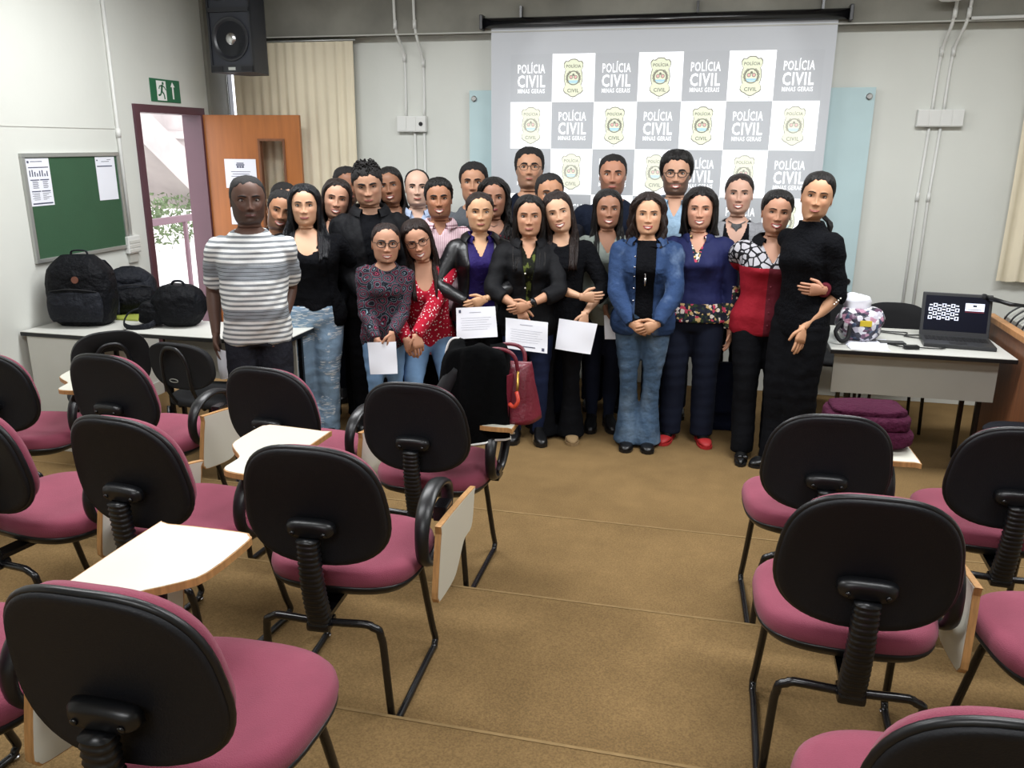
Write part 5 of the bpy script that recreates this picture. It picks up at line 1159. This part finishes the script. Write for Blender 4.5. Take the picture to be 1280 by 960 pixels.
def denim(name, c, k=.3, rip=0, hi=None):
    m = MT(name, c, .85, spec=.2); f = m.maprange(m.noise(5, 5), .3, .7, 1-k, 1+k*.9); b = m.mix(f, None, m.base, mult=True)
    if rip:
        s = m.noise(22, 3, (1, 1, 7)); msk = m.math('MULTIPLY', m.math('GREATER_THAN', s, .56), m.math('GREATER_THAN', m.noise(4.2, 2), .46)); b = m.mix(msk, b, m.rgb(hi or 'd5dadd'))
    if hi and not rip: s = m.noise(30, 3, (3, 3, .6)); b = m.mix(m.math('MULTIPLY', m.math('GREATER_THAN', s, .62), .5), b, m.rgb(hi))
    m.col(b); m.bump(m.noise(240, 2), .25, .001) if not rip else m.bump(m.noise(20, 4), .6, .005); return m.m
def worn(name, c, hi, sc=7, lo=.50, hi_=.72):
    m = MT(name, c, .88, spec=.15); f = m.maprange(m.noise(5, 5), .3, .7, .78, 1.2); b = m.mix(f, None, m.base, mult=True)
    b = m.mix(m.maprange(m.noise(sc, 4, (1, 1, .6)), lo, hi_, 0, .75), b, m.rgb(hi)); m.col(b); m.bump(m.noise(24, 4), .7, .006); return m.m
def cracked():   # white cells on black above, wine red below
    m = MT('red_and_pebble_print_blouse', '6d1426', .8, spec=.25); z = m.xyz()[2]; e = m.vor(24, 'DISTANCE_TO_EDGE'); top = m.mix(m.math('GREATER_THAN', e, .10), m.rgb('121216'), m.rgb('aeadb3'))
    chk = m.n('ShaderNodeTexChecker'); m.L(m.tc, chk.inputs[0]); chk.inputs['Scale'].default_value = 62; chk.inputs[1].default_value = lin('1b1b1f'); chk.inputs[2].default_value = lin('d6d5d8')
    top = m.mix(m.math('GREATER_THAN', z, 1.325), top, chk.outputs[0]); x = m.xyz()[0]; red = m.mix(m.math('GREATER_THAN', x, .02), m.rgb('5a1623'), m.rgb('8e1425'))
    m.col(m.mix(m.math('GREATER_THAN', z, 1.165), red, top)); m.bump(m.noise(16, 4), .5, .006); return m.m
def floral_blue():
    m = MT('blue_floral_hem_blouse', '191f4a', .75, spec=.25); z, x = m.xyz()[2], m.xyz()[0]; v = m.vor(62, out='Color'); sp_ = m.n('ShaderNodeSeparateColor'); m.L(v, sp_.inputs[0])
    fl = m.ramp(sp_.outputs[0], [(0, '1a1f2c'), (.35, 'b5405a'), (.5, '2f3e2a'), (.68, 'c9ad78'), (.8, '20263a'), (.9, 'd7cfc6')]); ax = m.math('ABSOLUTE', x)
    hem = m.math('LESS_THAN', z, .915); nk = m.math('MULTIPLY', m.math('GREATER_THAN', z, 1.17), m.math('LESS_THAN', ax, m.math('MULTIPLY', m.math('SUBTRACT', z, 1.13), .26))); slv = m.math('MULTIPLY', m.math('GREATER_THAN', ax, .225), m.math('LESS_THAN', z, 1.02))
    m.col(m.mix(m.math('MINIMUM', m.math('ADD', m.math('ADD', hem, nk), slv), 1), m.base, fl)); m.bump(m.noise(16, 4), .4, .006); return m.m
def pink_shirt():
    m = MT('pink_striped_shirt', 'c9a5ad', .85, spec=.2); X, Y, Z = m.xyz(); a = m.math('PINGPONG', m.math('ADD', X, 5), .006); c = m.mix(m.math('GREATER_THAN', a, .0036), m.rgb('d9c1c6'), m.rgb('b78f9a'))
    b = m.math('PINGPONG', m.math('ADD', Z, 5), .009); k = m.math('MULTIPLY', m.math('LESS_THAN', b, .0022), m.math('MULTIPLY', m.math('GREATER_THAN', Z, 1.305), m.math('LESS_THAN', Z, 1.35))); m.col(m.mix(k, c, m.rgb('5a2233'))); m.bump(m.noise(14, 4), .4, .006); return m.m
def bag_():
    m = MT('dark_red_flower_print', '14141a', .85); d = m.vor(16); m.col(m.mix(m.math('LESS_THAN', d, .3), m.base, m.rgb('6d1a28'))); return m.m
M.update(tee=stripes_tee(), dots=dots(), paisley=paisley(), cracked=cracked(), floral=floral_blue(), pinkshirt=pink_shirt(), redflower=bag_(),
 jean_light=denim('ripped_light_denim', '8aa5bf', .30, 1, 'd8dfe4'), jean_mid=worn('washed_mid_denim', '42576f', '7f93a6', 5, .46, .75), jean_soft=denim('light_blue_denim', '6f8fb2', .28), jean_dark=denim('dark_indigo_denim', '18223f', .2), jean_navy=denim('navy_trousers_cloth', '121829', .15),
 denim_jacket=worn('blue_denim_jacket', '2c4063', '7286a2', 9, .54, .82), black_cloth=cloth('black_cloth', '0b0c10'), black_knit=cloth('black_knit', '0b0c10', .95, .1, .4, 60), charcoal=cloth('charcoal_cloth', '23242b'), black_slacks=cloth('black_slacks', '0b0c10', .9, .12, .5, 9),
 leather=MT('black_leather', '101013', .38, var=.2, vscale=9, bump=.6, bscale=26).m, purple=cloth('purple_blouse', '241a52', .6), navy=cloth('navy_shirt', '151b29'), lightblue=cloth('light_blue_shirt', 'a9b8d2'), grey=cloth('grey_shirt', '5d6166'), grey_light=cloth('pale_grey_cardigan', '8e8f93', .9, .15, .5, 60),
 green_grey=cloth('sage_grey_top', '8b938c'), suit=cloth('dark_suit', '1b1f29'), white_shirt=cloth('pale_blue_shirt', '8fa9bf'), nylon=MT('black_nylon_jacket', '0b0c10', .72, var=.15, spec=.2, bump=1, bscale=18).m, red_shoe=MT('red_suede', 'a51f22', .6).m, black_shoe=MT('black_shoe', '0e0e10', .35).m, cork=MT('cork_sole', '8b7350', .8).m, floral_dark=cloth('dark_floral', '2b2330'), green_print=worn('dark_green_print', '14160f', '5c6630', 26, .55, .62))

people = {}
def down(p, q, **k): return p.set_arm(q, wrist=(.235, .03, -.055), elbow=(.5, -.8, 0), **k)
# ---- back row -------------------------------------------------------
def back_man(key, label, px, top, y, skin, shirt, beard=0, hairline=SHORT_M, thick=.010, glasses=None, smile=0, hyaw=0, hroll=0, hpitch=0, bulk=1.0, neck=('crew', .02, .075), fuzz=.0012, topk=1.3, mat='hair_short', collar=None, jacket=None, yaw=0, browk=1.0, pants='jean_navy', side=0):
    p = Person(label, px, top, y, sex='m', skin=skin, hyaw=hyaw, hroll=hroll, hpitch=hpitch, bulk=bulk, yaw=yaw, hair=mat, side=side); p.arms = []; down(p, 1); down(p, -1); p.set_legs()
    p.body(beard=beard); p.top(shirt, neck=neck, sleeve='long'); p.trousers(pants, 'man'); p.shoes('black_shoe', 'sneaker'); p.face(smile=smile, glasses=glasses, browk=browk)
    if hairline: p.cap(thick, hairline, topk=topk, fuzz=fuzz, mat=mat)
    if collar: p.collar(collar, off=.014)
    if jacket: p.top(jacket, off=.022, neck=('open', .05, .05, .05), name='jacket', hem=-.08, sleeve_off=.018, dive=.02); p.collar(jacket, 42, .025, .03, .026, name='lapel')
    people[key] = p; return p
back_man('m6', 'man with short black hair peeking out behind the curly haired man', 432, 208, 5.55, '8a5a3e', 'charcoal', beard=.55, hyaw=12)
back_man('m9', 'balding man in a light blue collared shirt in the back row', 521, 210.5, 5.65, 'd0a890', 'lightblue', hairline=((0, 1.05), (40, 1.05), (62, .86), (74, .66), (84, .5), (95, .55), (115, .3), (145, .10), (180, .08)), thick=.005, topk=1, collar='lightblue', neck=('v', .07, .05), smile=.3)
back_man('m13', 'man with dark hair and grey t-shirt behind the wavy haired woman', 592, 203, 5.6, 'b3805f', 'grey', hyaw=-4, thick=.014)
back_man('m16', 'tall man with thin glasses and beard stubble, tallest at the centre', 662, 185, 5.85, 'bd8a68', 'navy', beard=.45, glasses='thin', thick=.016, topk=1.4, hpitch=-6, bulk=1.02)
back_man('m17', 'young man with cropped hair between the tall bespectacled man and the woman tilting her head', 689, 216, 5.35, 'b07b57', 'charcoal', thick=.008, hroll=4, hyaw=8)
back_man('m21', 'broad bearded man in dark navy shirt standing left of the man with thick glasses', 767, 192, 5.8, 'b0785a', 'navy', beard=.5, bulk=1.15, thick=.007)
back_man('m23', 'man with thick black glasses, full beard, dark jacket over pale blue shirt', 847, 190, 5.75, 'bf8e70', 'white_shirt', beard=.8, glasses='thick', thick=.024, topk=1.35, smile=1, collar='white_shirt', neck=('v', .09, .05), jacket='suit', mat='hair_black', fuzz=.0012)
back_man('m2', 'bearded smiling young man leaning out between the striped shirt man and the ripped jeans woman', 344, 236, 4.75, 'b07a56', 'lightblue', beard=.6, hroll=-14, smile=1.2, thick=.009, hpitch=4)
back_man('m3', 'person almost hidden behind the bearded young man, only dark hair and forehead showing', 354, 228, 5.2, 'b58a6c', 'charcoal', thick=.010)
# woman with long tied hair behind curly man
p = Person('woman with smooth dark hair smiling beside the curly haired man in the back', 490, 208, 5.6, skin='8d5f42', hroll=8, hyaw=-6); p.arms = []; down(p, 1); down(p, -1); p.set_legs(); p.body(); p.top('black_cloth', neck=('scoop', .05, .08)); p.trousers('jean_navy'); p.face(smile=1.1, lips='8a4a44'); p.cap(.010, PULLED, topk=1.4); p.long(-.10, 75, vol=.010, wav=.002)
p = Person('woman in pale grey cardigan with a black butterfly-like necklace in the back row', 926, 216, 5.6, skin='bb8f78', hair='hair_brown'); p.arms = []; down(p, 1); down(p, -1); p.set_legs(); p.body(); p.top('black_cloth', neck=('scoop', .13, .075), sleeve='none'); p.top('grey_light', off=.018, neck=('open', .10, .07, .085), name='cardigan', hem=-.15, sleeve_off=.012, dive=.03); p.trousers('black_slacks', 'straight'); p.shoes('black_shoe', 'boot'); p.face(smile=1.2); p.cap(.008, PULLED); p.bun((0, -.10, .75), (.035, .03, .035))
nk = MB()
pts = [(x, p.front_torso(x, p.neckz-.055-.0*abs(x))+.006-.02*abs(x)/.06, p.neckz-.045+.5*abs(x)) for x in np.linspace(-.055, .055, 13)]; nk.tube(pts, .003, 6)
for q in (-1, 1): nk.poly([(0, .068, p.neckz-.035), (q*.03, .066, p.neckz-.03), (q*.034, .07, p.neckz-.05), (q*.014, .075, p.neckz-.062), (0, .08, p.neckz-.085)], (0, .006, 0))
nk.fn(p.toL).build('necklace', 'black_plastic', p.e, smooth=False)
# wavy dark woman 14
p = Person('woman with loose wavy black hair and dark red flowered top behind the leather jacket woman', 617, 222, 5.32, skin='a06f54'); p.arms = []; down(p, 1); down(p, -1); p.set_legs(); p.body(); p.top('redflower', neck=('scoop', .08, .08)); p.trousers('jean_navy'); p.face(smile=.3, lips='8c3f44'); p.cap(.014, PULLED, topk=1.3); p.long(-.14, 52, vol=.022, wav=.012, wk=1.4, spread=1.2)
MB().tube([(x, p.front_torso(x, p.neckz-.03)+.004-.3*abs(x), p.neckz-.035+.35*abs(x)) for x in np.linspace(-.05, .05, 11)], .0025, 6).fn(p.toL).build('necklace', 'black_plastic', p.e)
# woman 5
p = Person('smiling woman with long straight dark hair between the ripped jeans woman and the curly man', 416, 223, 5.0, skin='c49072', hroll=-6, smile=0) if False else Person('smiling woman with long straight dark hair between the ripped jeans woman and the curly man', 416, 223, 5.0, skin='c49072', hroll=-8, hair='hair_brown'); p.arms = []; down(p, 1); down(p, -1); p.set_legs(); p.body(); p.top('black_cloth', neck=('v', .11, .075)); p.trousers('black_slacks'); p.shoes('black_shoe', 'boot'); p.face(smile=1.3); p.cap(.012, PULLED, topk=1.3); p.long(-.16, 58, vol=.014, wav=.003)
# curly man 7
p = Person('young man with curly black hair looking down, black zip jacket', 460, 201, 4.98, sex='m', skin='b98a6c', hpitch=12, hroll=4, bulk=1.1); p.arms = []; p.set_arm(1, wrist=(.03, .20, .00), hand=(-.6, .2, -.8)); p.set_arm(-1, wrist=(.05, .21, .02), hand=(-.6, .2, -.8)); p.set_legs(); p.body(); p.top('black_cloth', neck=('crew', .02, .07)); p.top('nylon', off=.026, neck=('open', .005, .065, .02), name='jacket', hem=-.13, sleeve_off=.024, dive=.026, wr=.006); p.collar('nylon', 30, .045, .03, .024); p.trousers('black_slacks', 'man'); p.shoes('black_shoe', 'sneaker'); p.face(browk=1.3, lid=.6)
o = p.cap(.009, ((0, .80), (30, .79), (48, .70), (64, .62), (76, .55), (86, .45), (95, .48), (115, .30), (145, .12), (180, .08)), topk=1.2, fuzz=.002, mat='hair_short')
cu = MB(); rr = np.random.default_rng(11)
for i in range(170):
    th, u = rr.uniform(-PI, PI), rr.uniform(.80, 1.02); k = math.sqrt(max(0, 1.1-u))*1.75; c = (math.sin(th)*.086*k, math.cos(th)*.098*k-.002, p.chin+u*p.Hh+.012); a = rr.uniform(0, 6, 3); t_ = np.linspace(0, 4.6, 9); rad = rr.uniform(.006, .010)
    q = np.stack([rad*np.cos(t_), rad*np.sin(t_), .002*t_], 1) @ np.array(Matrix.Rotation(a[0], 3, 'X') @ Matrix.Rotation(a[1], 3, 'Y')); cu.tube(q+np.array(c), .0042, 5)
cu.fn(p.headL).build('curls', 'hair_black', o)
# pink shirt man 10
p = Person('smiling man in a pink striped collared shirt behind the red blouse woman', 549, 223, 5.2, sex='m', skin='a8714f', hroll=2); p.arms = []; p.set_arm(1, wrist=(.22, .05, -.03)); p.set_arm(-1, wrist=(.22, .05, -.03)); p.set_legs(); p.body(beard=.25); p.top('pinkshirt', neck=('v', .07, .05), off=.014); p.collar('pinkshirt', 26, .035, .026, .016); p.trousers('black_slacks', 'man'); p.shoes('black_shoe', 'sneaker'); p.face(smile=1.4, browk=1.2); p.cap(.012, SHORT_M, topk=1.6, fuzz=.0015)
# ---- front row ------------------------------------------------------
# 1 striped man
p = Person('man in a grey and white striped t-shirt standing at the left end of the group', 306, 217, 4.0, sex='m', skin='5e4134', hyaw=10, hpitch=2, bulk=1.03, belly=.30, yaw=-6, hw=1.04, hair='hair_short'); p.arms = []
A = p.set_arm(1, px=(270, 418, .04), elbow=(.25, -.8, 0), hand=(-.05, .1, -1), curl=.45, palm=(-1, .2, 0)); p.set_arm(-1, px=(352, 408, -.08), elbow=(.2, -.9, 0)); p.set_legs(stance=.11); p.body(beard=.5)
p.top('tee', off=.014, sleeve='short', neck=('crew', .012, .072), hem=-.085, sleeve_off=.016, wr=.007); p.trousers('charcoal', 'man', waist=-.0); p.shoes('black_shoe', 'sneaker'); p.face(browk=.8, lips='5a3430'); p.cap(.003, SHORT_M, fuzz=.0004); people['m1'] = p
# 4 ripped jeans
p = Person('woman in ripped light blue jeans, black top and long black cardigan', 379, 230, 4.66, skin='cc9a76', hair='hair_blueblack', bulk=1.19, belly=.1, yaw=-4, bust=1.2); p.arms = []; p.set_arm(1, wrist=(.225, -.02, -.02), elbow=(.8, -.5, 0)); p.set_arm(-1, wrist=(.19, -.09, .05), elbow=(.8, -.5, 0), hide=True); p.set_legs(stance=.07, fwd=(.02, .06)); p.body()
p.top('black_cloth', neck=('scoop', .125, .098), sleeve='none', hem=.02, off=.007); p.top('black_knit', off=.02, neck=('open', .15, .095, .125), name='cardigan', hem=-.13, sleeve_off=.013, dive=.034); p.trousers('jean_light', 'straight', waist=.06, off=.008); p.shoes('black_shoe', 'boot'); p.face(smile=.35, browk=1.3, lips='8c4a48'); p.cap(.012, PULLED, topk=1.4); p.long(-.16, 50, vol=.020, wav=.003, spread=1.25)
# 11 paisley
p = Person('short woman with glasses in a dark patterned blouse holding a blank sheet', 483, 277, 4.64, skin='b98668', hair='hair_brown', bulk=.88, yaw=4, hroll=2, side=-4); p.arms = []; p.set_arm(1, px=(471, 424, .19), elbow=(.4, -.8, -.2), hand=(-.25, .2, -1), palm=(-.6, -.8, 0)); p.set_arm(-1, px=(490, 416, .20), elbow=(.4, -.8, -.2), hand=(-.1, .2, -1), palm=(-.6, -.8, 0)); p.set_legs(stance=.07, fwd=(0, .05)); p.body()
p.top('paisley', neck=('crew', .035, .085), sleeve='long', hem=-.10, off=.013); p.trousers('jean_soft', 'skinny'); p.shoes('black_shoe', 'boot'); p.face(smile=1.0, glasses='thick'); p.cap(.006, PULLED); p.bun((0, -.11, .5), (.03, .028, .03)); people['w11'] = p
sheet('paper_sheet', 'blank white sheet held by the short woman in the patterned blouse', (P(459, 428, y=4.41), P(495, 427, y=4.41), P(497, 467, y=4.38), P(463, 468, y=4.38)))
# 12 red dots, half squatting
p = Person('laughing woman with glasses in a red dotted blouse bending with hands on her knee', 525, 277, 4.80, h=1.58, skin='c08a6b', hair='hair_brown', crouch=.17, lean=10, side=4, hroll=10, bust=1.15, bulk=.97); p.arms = []
p.set_arm(1, px=(508, 424, .24), elbow=(.25, -.9, 0), hand=(-.35, .3, -1), palm=(-.3, -.8, -.4)); p.set_arm(-1, px=(519, 421, .25), elbow=(.45, -.8, 0), hand=(.15, .3, -1), palm=(-.3, -.8, -.4)); p.set_legs(stance=.08, fwd=(.06, .06), kneeout=.15); p.body()
p.top('dots', neck=('scoop', .14, .080), sleeve='long', hem=-.09, off=.013); p.trousers('jean_soft', 'skinny'); p.shoes('black_shoe', 'boot'); p.face(smile=1.5, glasses='thin'); p.cap(.012, PULLED, topk=1.3); p.long(-.20, 55, vol=.014, wav=.004)
p.buttons((0,), 0) if False else None
# 15 leather jacket purple
p = Person('woman in black leather jacket over a purple blouse holding a certificate', 600, 239, 5.0, skin='c8986f', hair='hair_brown', yaw=4); p.arms = []; p.set_arm(1, px=(583, 378, .21), elbow=(.9, -.3, 0), hand=(-.8, .3, -.6), palm=(-.2, -1, 0)); p.set_arm(-1, px=(606, 374, .22), elbow=(.9, -.3, 0), hand=(-.9, .2, -.35), palm=(-.2, -1, 0)); p.set_legs(); p.body()
p.top('purple', neck=('v', .12, .06), off=.008, hem=-.08, sleeve='none'); p.collar('purple', 34, .03, .02, .012); p.top('leather', off=.022, neck=('open', .10, .085, .075), name='jacket', hem=-.05, sleeve_off=.014, dive=.022); p.collar('leather', 48, .03, .035, .024, name='jacket_collar'); p.trousers('black_slacks', 'skinny'); p.shoes('black_shoe', 'boot'); p.face(smile=.1); p.cap(.008, PULLED); p.bun((0, -.105, .55), (.035, .035, .04)); p.buttons((.16, .22, .28), .012, 'purple')
sheet('certificate', 'certificate held by the woman in the leather jacket', (P(570, 385, y=4.74), P(619, 383, y=4.74), P(622, 421, y=4.70), P(571, 424, y=4.70)), lines=6, seal=(.1, .12), group=None)
# 18 black jacket woman
p = Person('woman in buttoned black jacket wearing a watch and holding a printed certificate', 662, 244, 4.98, skin='bf8b69', hair='hair_black', bulk=1.03); p.arms = []; p.set_arm(1, px=(650, 385, .22), elbow=(.9, -.3, 0), hand=(-.4, .3, -1), palm=(-.3, -1, 0)); p.set_arm(-1, px=(661, 381, .235), elbow=(.9, -.3, 0), hand=(-.9, .2, -.3), palm=(-.2, -1, 0)); p.set_legs(stance=.08, fwd=(.03, .0)); p.body()
p.top('green_print', neck=('v', .10, .055), off=.007, hem=-.06, sleeve='none'); p.top('nylon', off=.024, neck=('open', .018, .05, .012), name='jacket', hem=-.12, sleeve_off=.02, sleeve='3q', dive=.026, wr=.006); p.collar('nylon', 32, .035, .03, .022); p.buttons((.32, .22, .10), .034, 'pearl', .022); p.trousers('jean_dark', 'skinny'); p.shoes('black_shoe', 'boot'); p.face(smile=.2); p.cap(.012, PULLED, topk=1.4); p.long(-.17, 52, vol=.018, wav=.003)
A = p.arms[1]; wr_ = A['W']-(A['W']-A['E'])/np.linalg.norm(A['W']-A['E'])*.03; fd = (A['W']-A['E'])/np.linalg.norm(A['W']-A['E'])
MB().tube([wr_-fd*.011, wr_+fd*.011], np.array([(.029, .026)]*2), 16, up=(0, 1, 0)).ellipsoid(wr_+np.array((0, .024, .006)), (.017, .008, .017), 14, 8).fn(p.toL).build('wrist_watch', 'black_plastic', p.e)
sheet('certificate', 'certificate with a seal held by the woman in the buttoned black jacket', (P(632, 397, y=4.715), P(685, 403, y=4.715), P(684, 442, y=4.68), P(632, 435, y=4.68)), lines=6, seal=(.9, .9))
# 19 head tilting woman
p = Person('smiling woman tilting her head, black top and wide black trousers, one hand on her forearm', 703, 239, 5.06, skin='c99a78', hair='hair_brown', hroll=12, hyaw=4, yaw=-4); p.arms = []; p.set_arm(1, px=(727, 371, .18), elbow=(.8, -.5, -.2), hand=(-1, .1, .0), palm=(0, -1, .1)); p.set_arm(-1, px=(731, 392, .17), elbow=(.9, -.5, 0), hand=(-.15, .2, -1), palm=(-.5, -.9, 0)); p.set_legs(stance=.095, fwd=(.02, .02)); p.body()
p.top('black_knit', neck=('crew', .045, .085), sleeve='3q', hem=-.05, off=.013); p.trousers('black_slacks', 'flare', off=.01); p.shoes('cork', 'flat', 'cork'); p.face(smile=1.4); p.cap(.012, PULLED, topk=1.4); p.long(-.20, 54, vol=.014, wav=.003)
sheet('paper_sheet', 'blank white sheet held low by the smiling woman tilting her head', (P(699, 398, y=4.82), P(747, 405, y=4.82), P(738, 443, y=4.79), P(694, 436, y=4.79)))
# 20 sage top
p = Person('smiling woman with long dark hair and sage grey top behind the denim jacket woman', 761, 236, 5.32, skin='9a6a4e', hair='hair_black', yaw=6, bulk=.95); p.arms = []; p.set_arm(1, px=(757, 383, .12), elbow=(.5, -.6, 0), hand=(-.1, .1, -1)); down(p, -1); p.set_legs(stance=.06); p.body(); p.top('green_grey', neck=('v', .12, .07), hem=-.10, off=.012); p.trousers('jean_navy', 'skinny'); p.shoes('black_shoe', 'boot'); p.face(smile=1.3); p.cap(.010, PULLED, topk=1.3); p.long(-.22, 54, vol=.014, wav=.006, wk=1.2)
sheet('paper_sheet', 'white sheet edge showing beside the hip of the denim jacket woman', (P(755, 394, y=5.16), P(775, 395, y=5.16), P(775, 424, y=5.14), P(756, 424, y=5.14)), bend=.004)
# 22 denim jacket
p = Person('woman in a faded blue denim jacket and flared jeans with clasped hands', 812, 241, 5.05, skin='c6946f', hair='hair_brown', bulk=1.06); p.arms = []; p.set_arm(1, px=(790, 405, .235), elbow=(1, -.25, .1), hand=(-1, .25, -.45), palm=(-.1, -1, 0), curl=.6); p.set_arm(-1, px=(822, 405, .25), elbow=(1, -.25, .1), hand=(-1, .25, -.45), palm=(-.1, -1, 0), curl=.6); p.set_legs(stance=.062, fwd=(.03, .03), toe=4); p.body()
p.top('black_knit', neck=('high', -.004, .07), off=.009, hem=-.04, z1=.0); p.top('denim_jacket', off=.026, neck=('open', .055, .06, .055), name='denim_jacket', hem=-.09, sleeve_off=.022, dive=.03, wr=.006); p.collar('denim_jacket', 46, .035, .035, .026, name='jacket_collar')
p.buttons((.42, .36, .30, .22, .14), .03, 'steel', .068)
for q in (-1, 1):
    pk = MB(); V = np.array([[(q*x*p.sc, p.front_torso(q*x*p.sc, z*p.sc)+.031, z*p.sc) for x in np.linspace(.075, .135, 5)] for z in (.345, .31, .25)]); pk.grid(V); pk.grid(np.array([[(q*x*p.sc, p.front_torso(q*x*p.sc, z*p.sc)+.036, z*p.sc) for x in np.linspace(.072, .138, 5)] for z in (.352, .325)])).fn(p.toL).build('pocket', 'denim_jacket', p.e)
MB().tube([(0, p.front_torso(0, .31*p.sc)+.013, .35*p.sc), (0, p.front_torso(0, .3*p.sc)+.018, .24*p.sc)], .004, 6).box((-.006, .125, .235), (.006, .133, .275)).fn(p.toL).build('pendant', 'steel', p.e)
p.trousers('jean_mid', 'flare', off=.008); p.shoes('black_shoe', 'flat'); p.face(smile=.9, lips='9a3c3c'); p.cap(.014, PULLED, topk=1.3); p.long(-.03, 50, vol=.026, wav=.013, wk=1.3, spread=1.1)
# 24 floral blouse
p = Person('woman with bobbed black hair in a royal blue blouse with floral hem, red shoes', 877, 235, 5.22, skin='c08b6e', hair='hair_black', bulk=1.14, belly=.12, bust=1.3); p.arms = []; p.set_arm(1, wrist=(.22, -.03, .0), elbow=(.6, -.6, 0)); p.set_arm(-1, px=(912, 412, .02), elbow=(.7, -.6, 0)); p.set_legs(stance=.105, fwd=(.02, .02), toe=14); p.body()
p.top('floral', neck=('v', .095, .06), hem=-.03, off=.015, flare=.012); p.collar('floral', 30, .028, .024, .014); p.trousers('jean_navy', 'straight', off=.012); p.shoes('red_shoe', 'flat', 'red_shoe'); p.face(smile=1.4); p.cap(.016, PULLED, topk=1.4); p.long(-.005, 50, vol=.028, wav=.003, spread=1.0)
# 26 red and pebble blouse
p = Person('laughing woman in wine red blouse with black and white pebble print yoke', 972, 238, 5.12, skin='b58163', hair='hair_black', bulk=1.16, belly=.12, bust=1.3, yaw=6, hyaw=0, hroll=-4); p.arms = []; p.set_arm(1, wrist=(.18, -.12, .06), elbow=(.3, -.9, 0), hide=True); p.set_arm(-1, px=(1030, 363, .34), elbow=(.3, -1, -.2), hand=(-.95, .15, .05), palm=(0, -1, .1), curl=.35); p.set_legs(stance=.09, fwd=(.10, .16), toe=4); p.body()
p.top('cracked', neck=('v', .13, .075), hem=-.075, off=.016); p.collar('black_cloth', 34, .035, .035, .018); p.trousers('black_slacks', 'straight'); p.shoes('black_shoe', 'pointed'); p.face(smile=1.5, lips='8e3a3a'); p.cap(.012, PULLED, topk=1.6); p.bun((0, -.09, .8), (.045, .04, .04)); p.buttons((.0, .08, .16, .24), .018, 'bag_maroon')
for (hp, kn, an, f) in p.legs:
    bw = MB(); 
    for q in (-1, 1): bw.ellipsoid((an[0]+q*.015, an[1]+.135, .05), (.018, .012, .012), 10, 6)
    bw.build('shoe_bow', 'black_shoe', p.e)
# 27 black dress
p = Person('slim woman all in black with a ponytail at the right end of the group', 1017, 214, 4.90, skin='bf8c66', hair='hair_black', yaw=-38, hyaw=38, hroll=-6, bulk=.90, bust=1, hw=.93); p.arms = []; p.set_arm(-1, px=(1004, 410, .12), elbow=(.5, -.9, -.1), hand=(.1, .3, -1), palm=(-.9, -.2, 0), curl=.25); p.set_arm(1, wrist=(.10, -.24, .12), elbow=(.15, -1, 0), hide=True); p.set_legs(stance=.05, fwd=(.0, .03)); p.body()
p.top('black_knit', neck=('high', .03, .07), sleeve='elbow', hem=-.09, off=.012, z1=.028, sleeve_off=.014); p.trousers('black_slacks', 'wide', off=.006); p.shoes('black_shoe', 'flat'); p.face(smile=.7); p.cap(.010, PULLED, topk=1.5)
p.tail([(0, -.085, .80), (-.01, -.125, .70), (-.02, -.13, .35), (-.04, -.12, -.1), (-.05, -.10, -.5)], (.022, .03, .028, .022, .006))
A = p.arms[0]; pr = MB()
for t_ in (.02, .08, .14, .2): pr.ellipsoid(A['E']*(1-t_)+A['W']*t_+np.array((-.045, .03, .0)), (.005, .005, .005), 8, 6)
pr.fn(p.toL).build('pearl_buttons', 'pearl', p.e)
for q in (-1, 1): MB().ellipsoid((q*.078, -.004, p.chin+.34*p.Hh), (.005, .005, .008), 8, 6).fn(p.headL).build('earring', 'pearl', p.b)
sheet('paper_sheet', 'folded white sheets held by the striped shirt man beside the black chair', (P(268, 432, y=3.93), P(292, 440, y=3.93), P(296, 470, y=3.95), P(276, 474, y=3.95)), bend=.02)
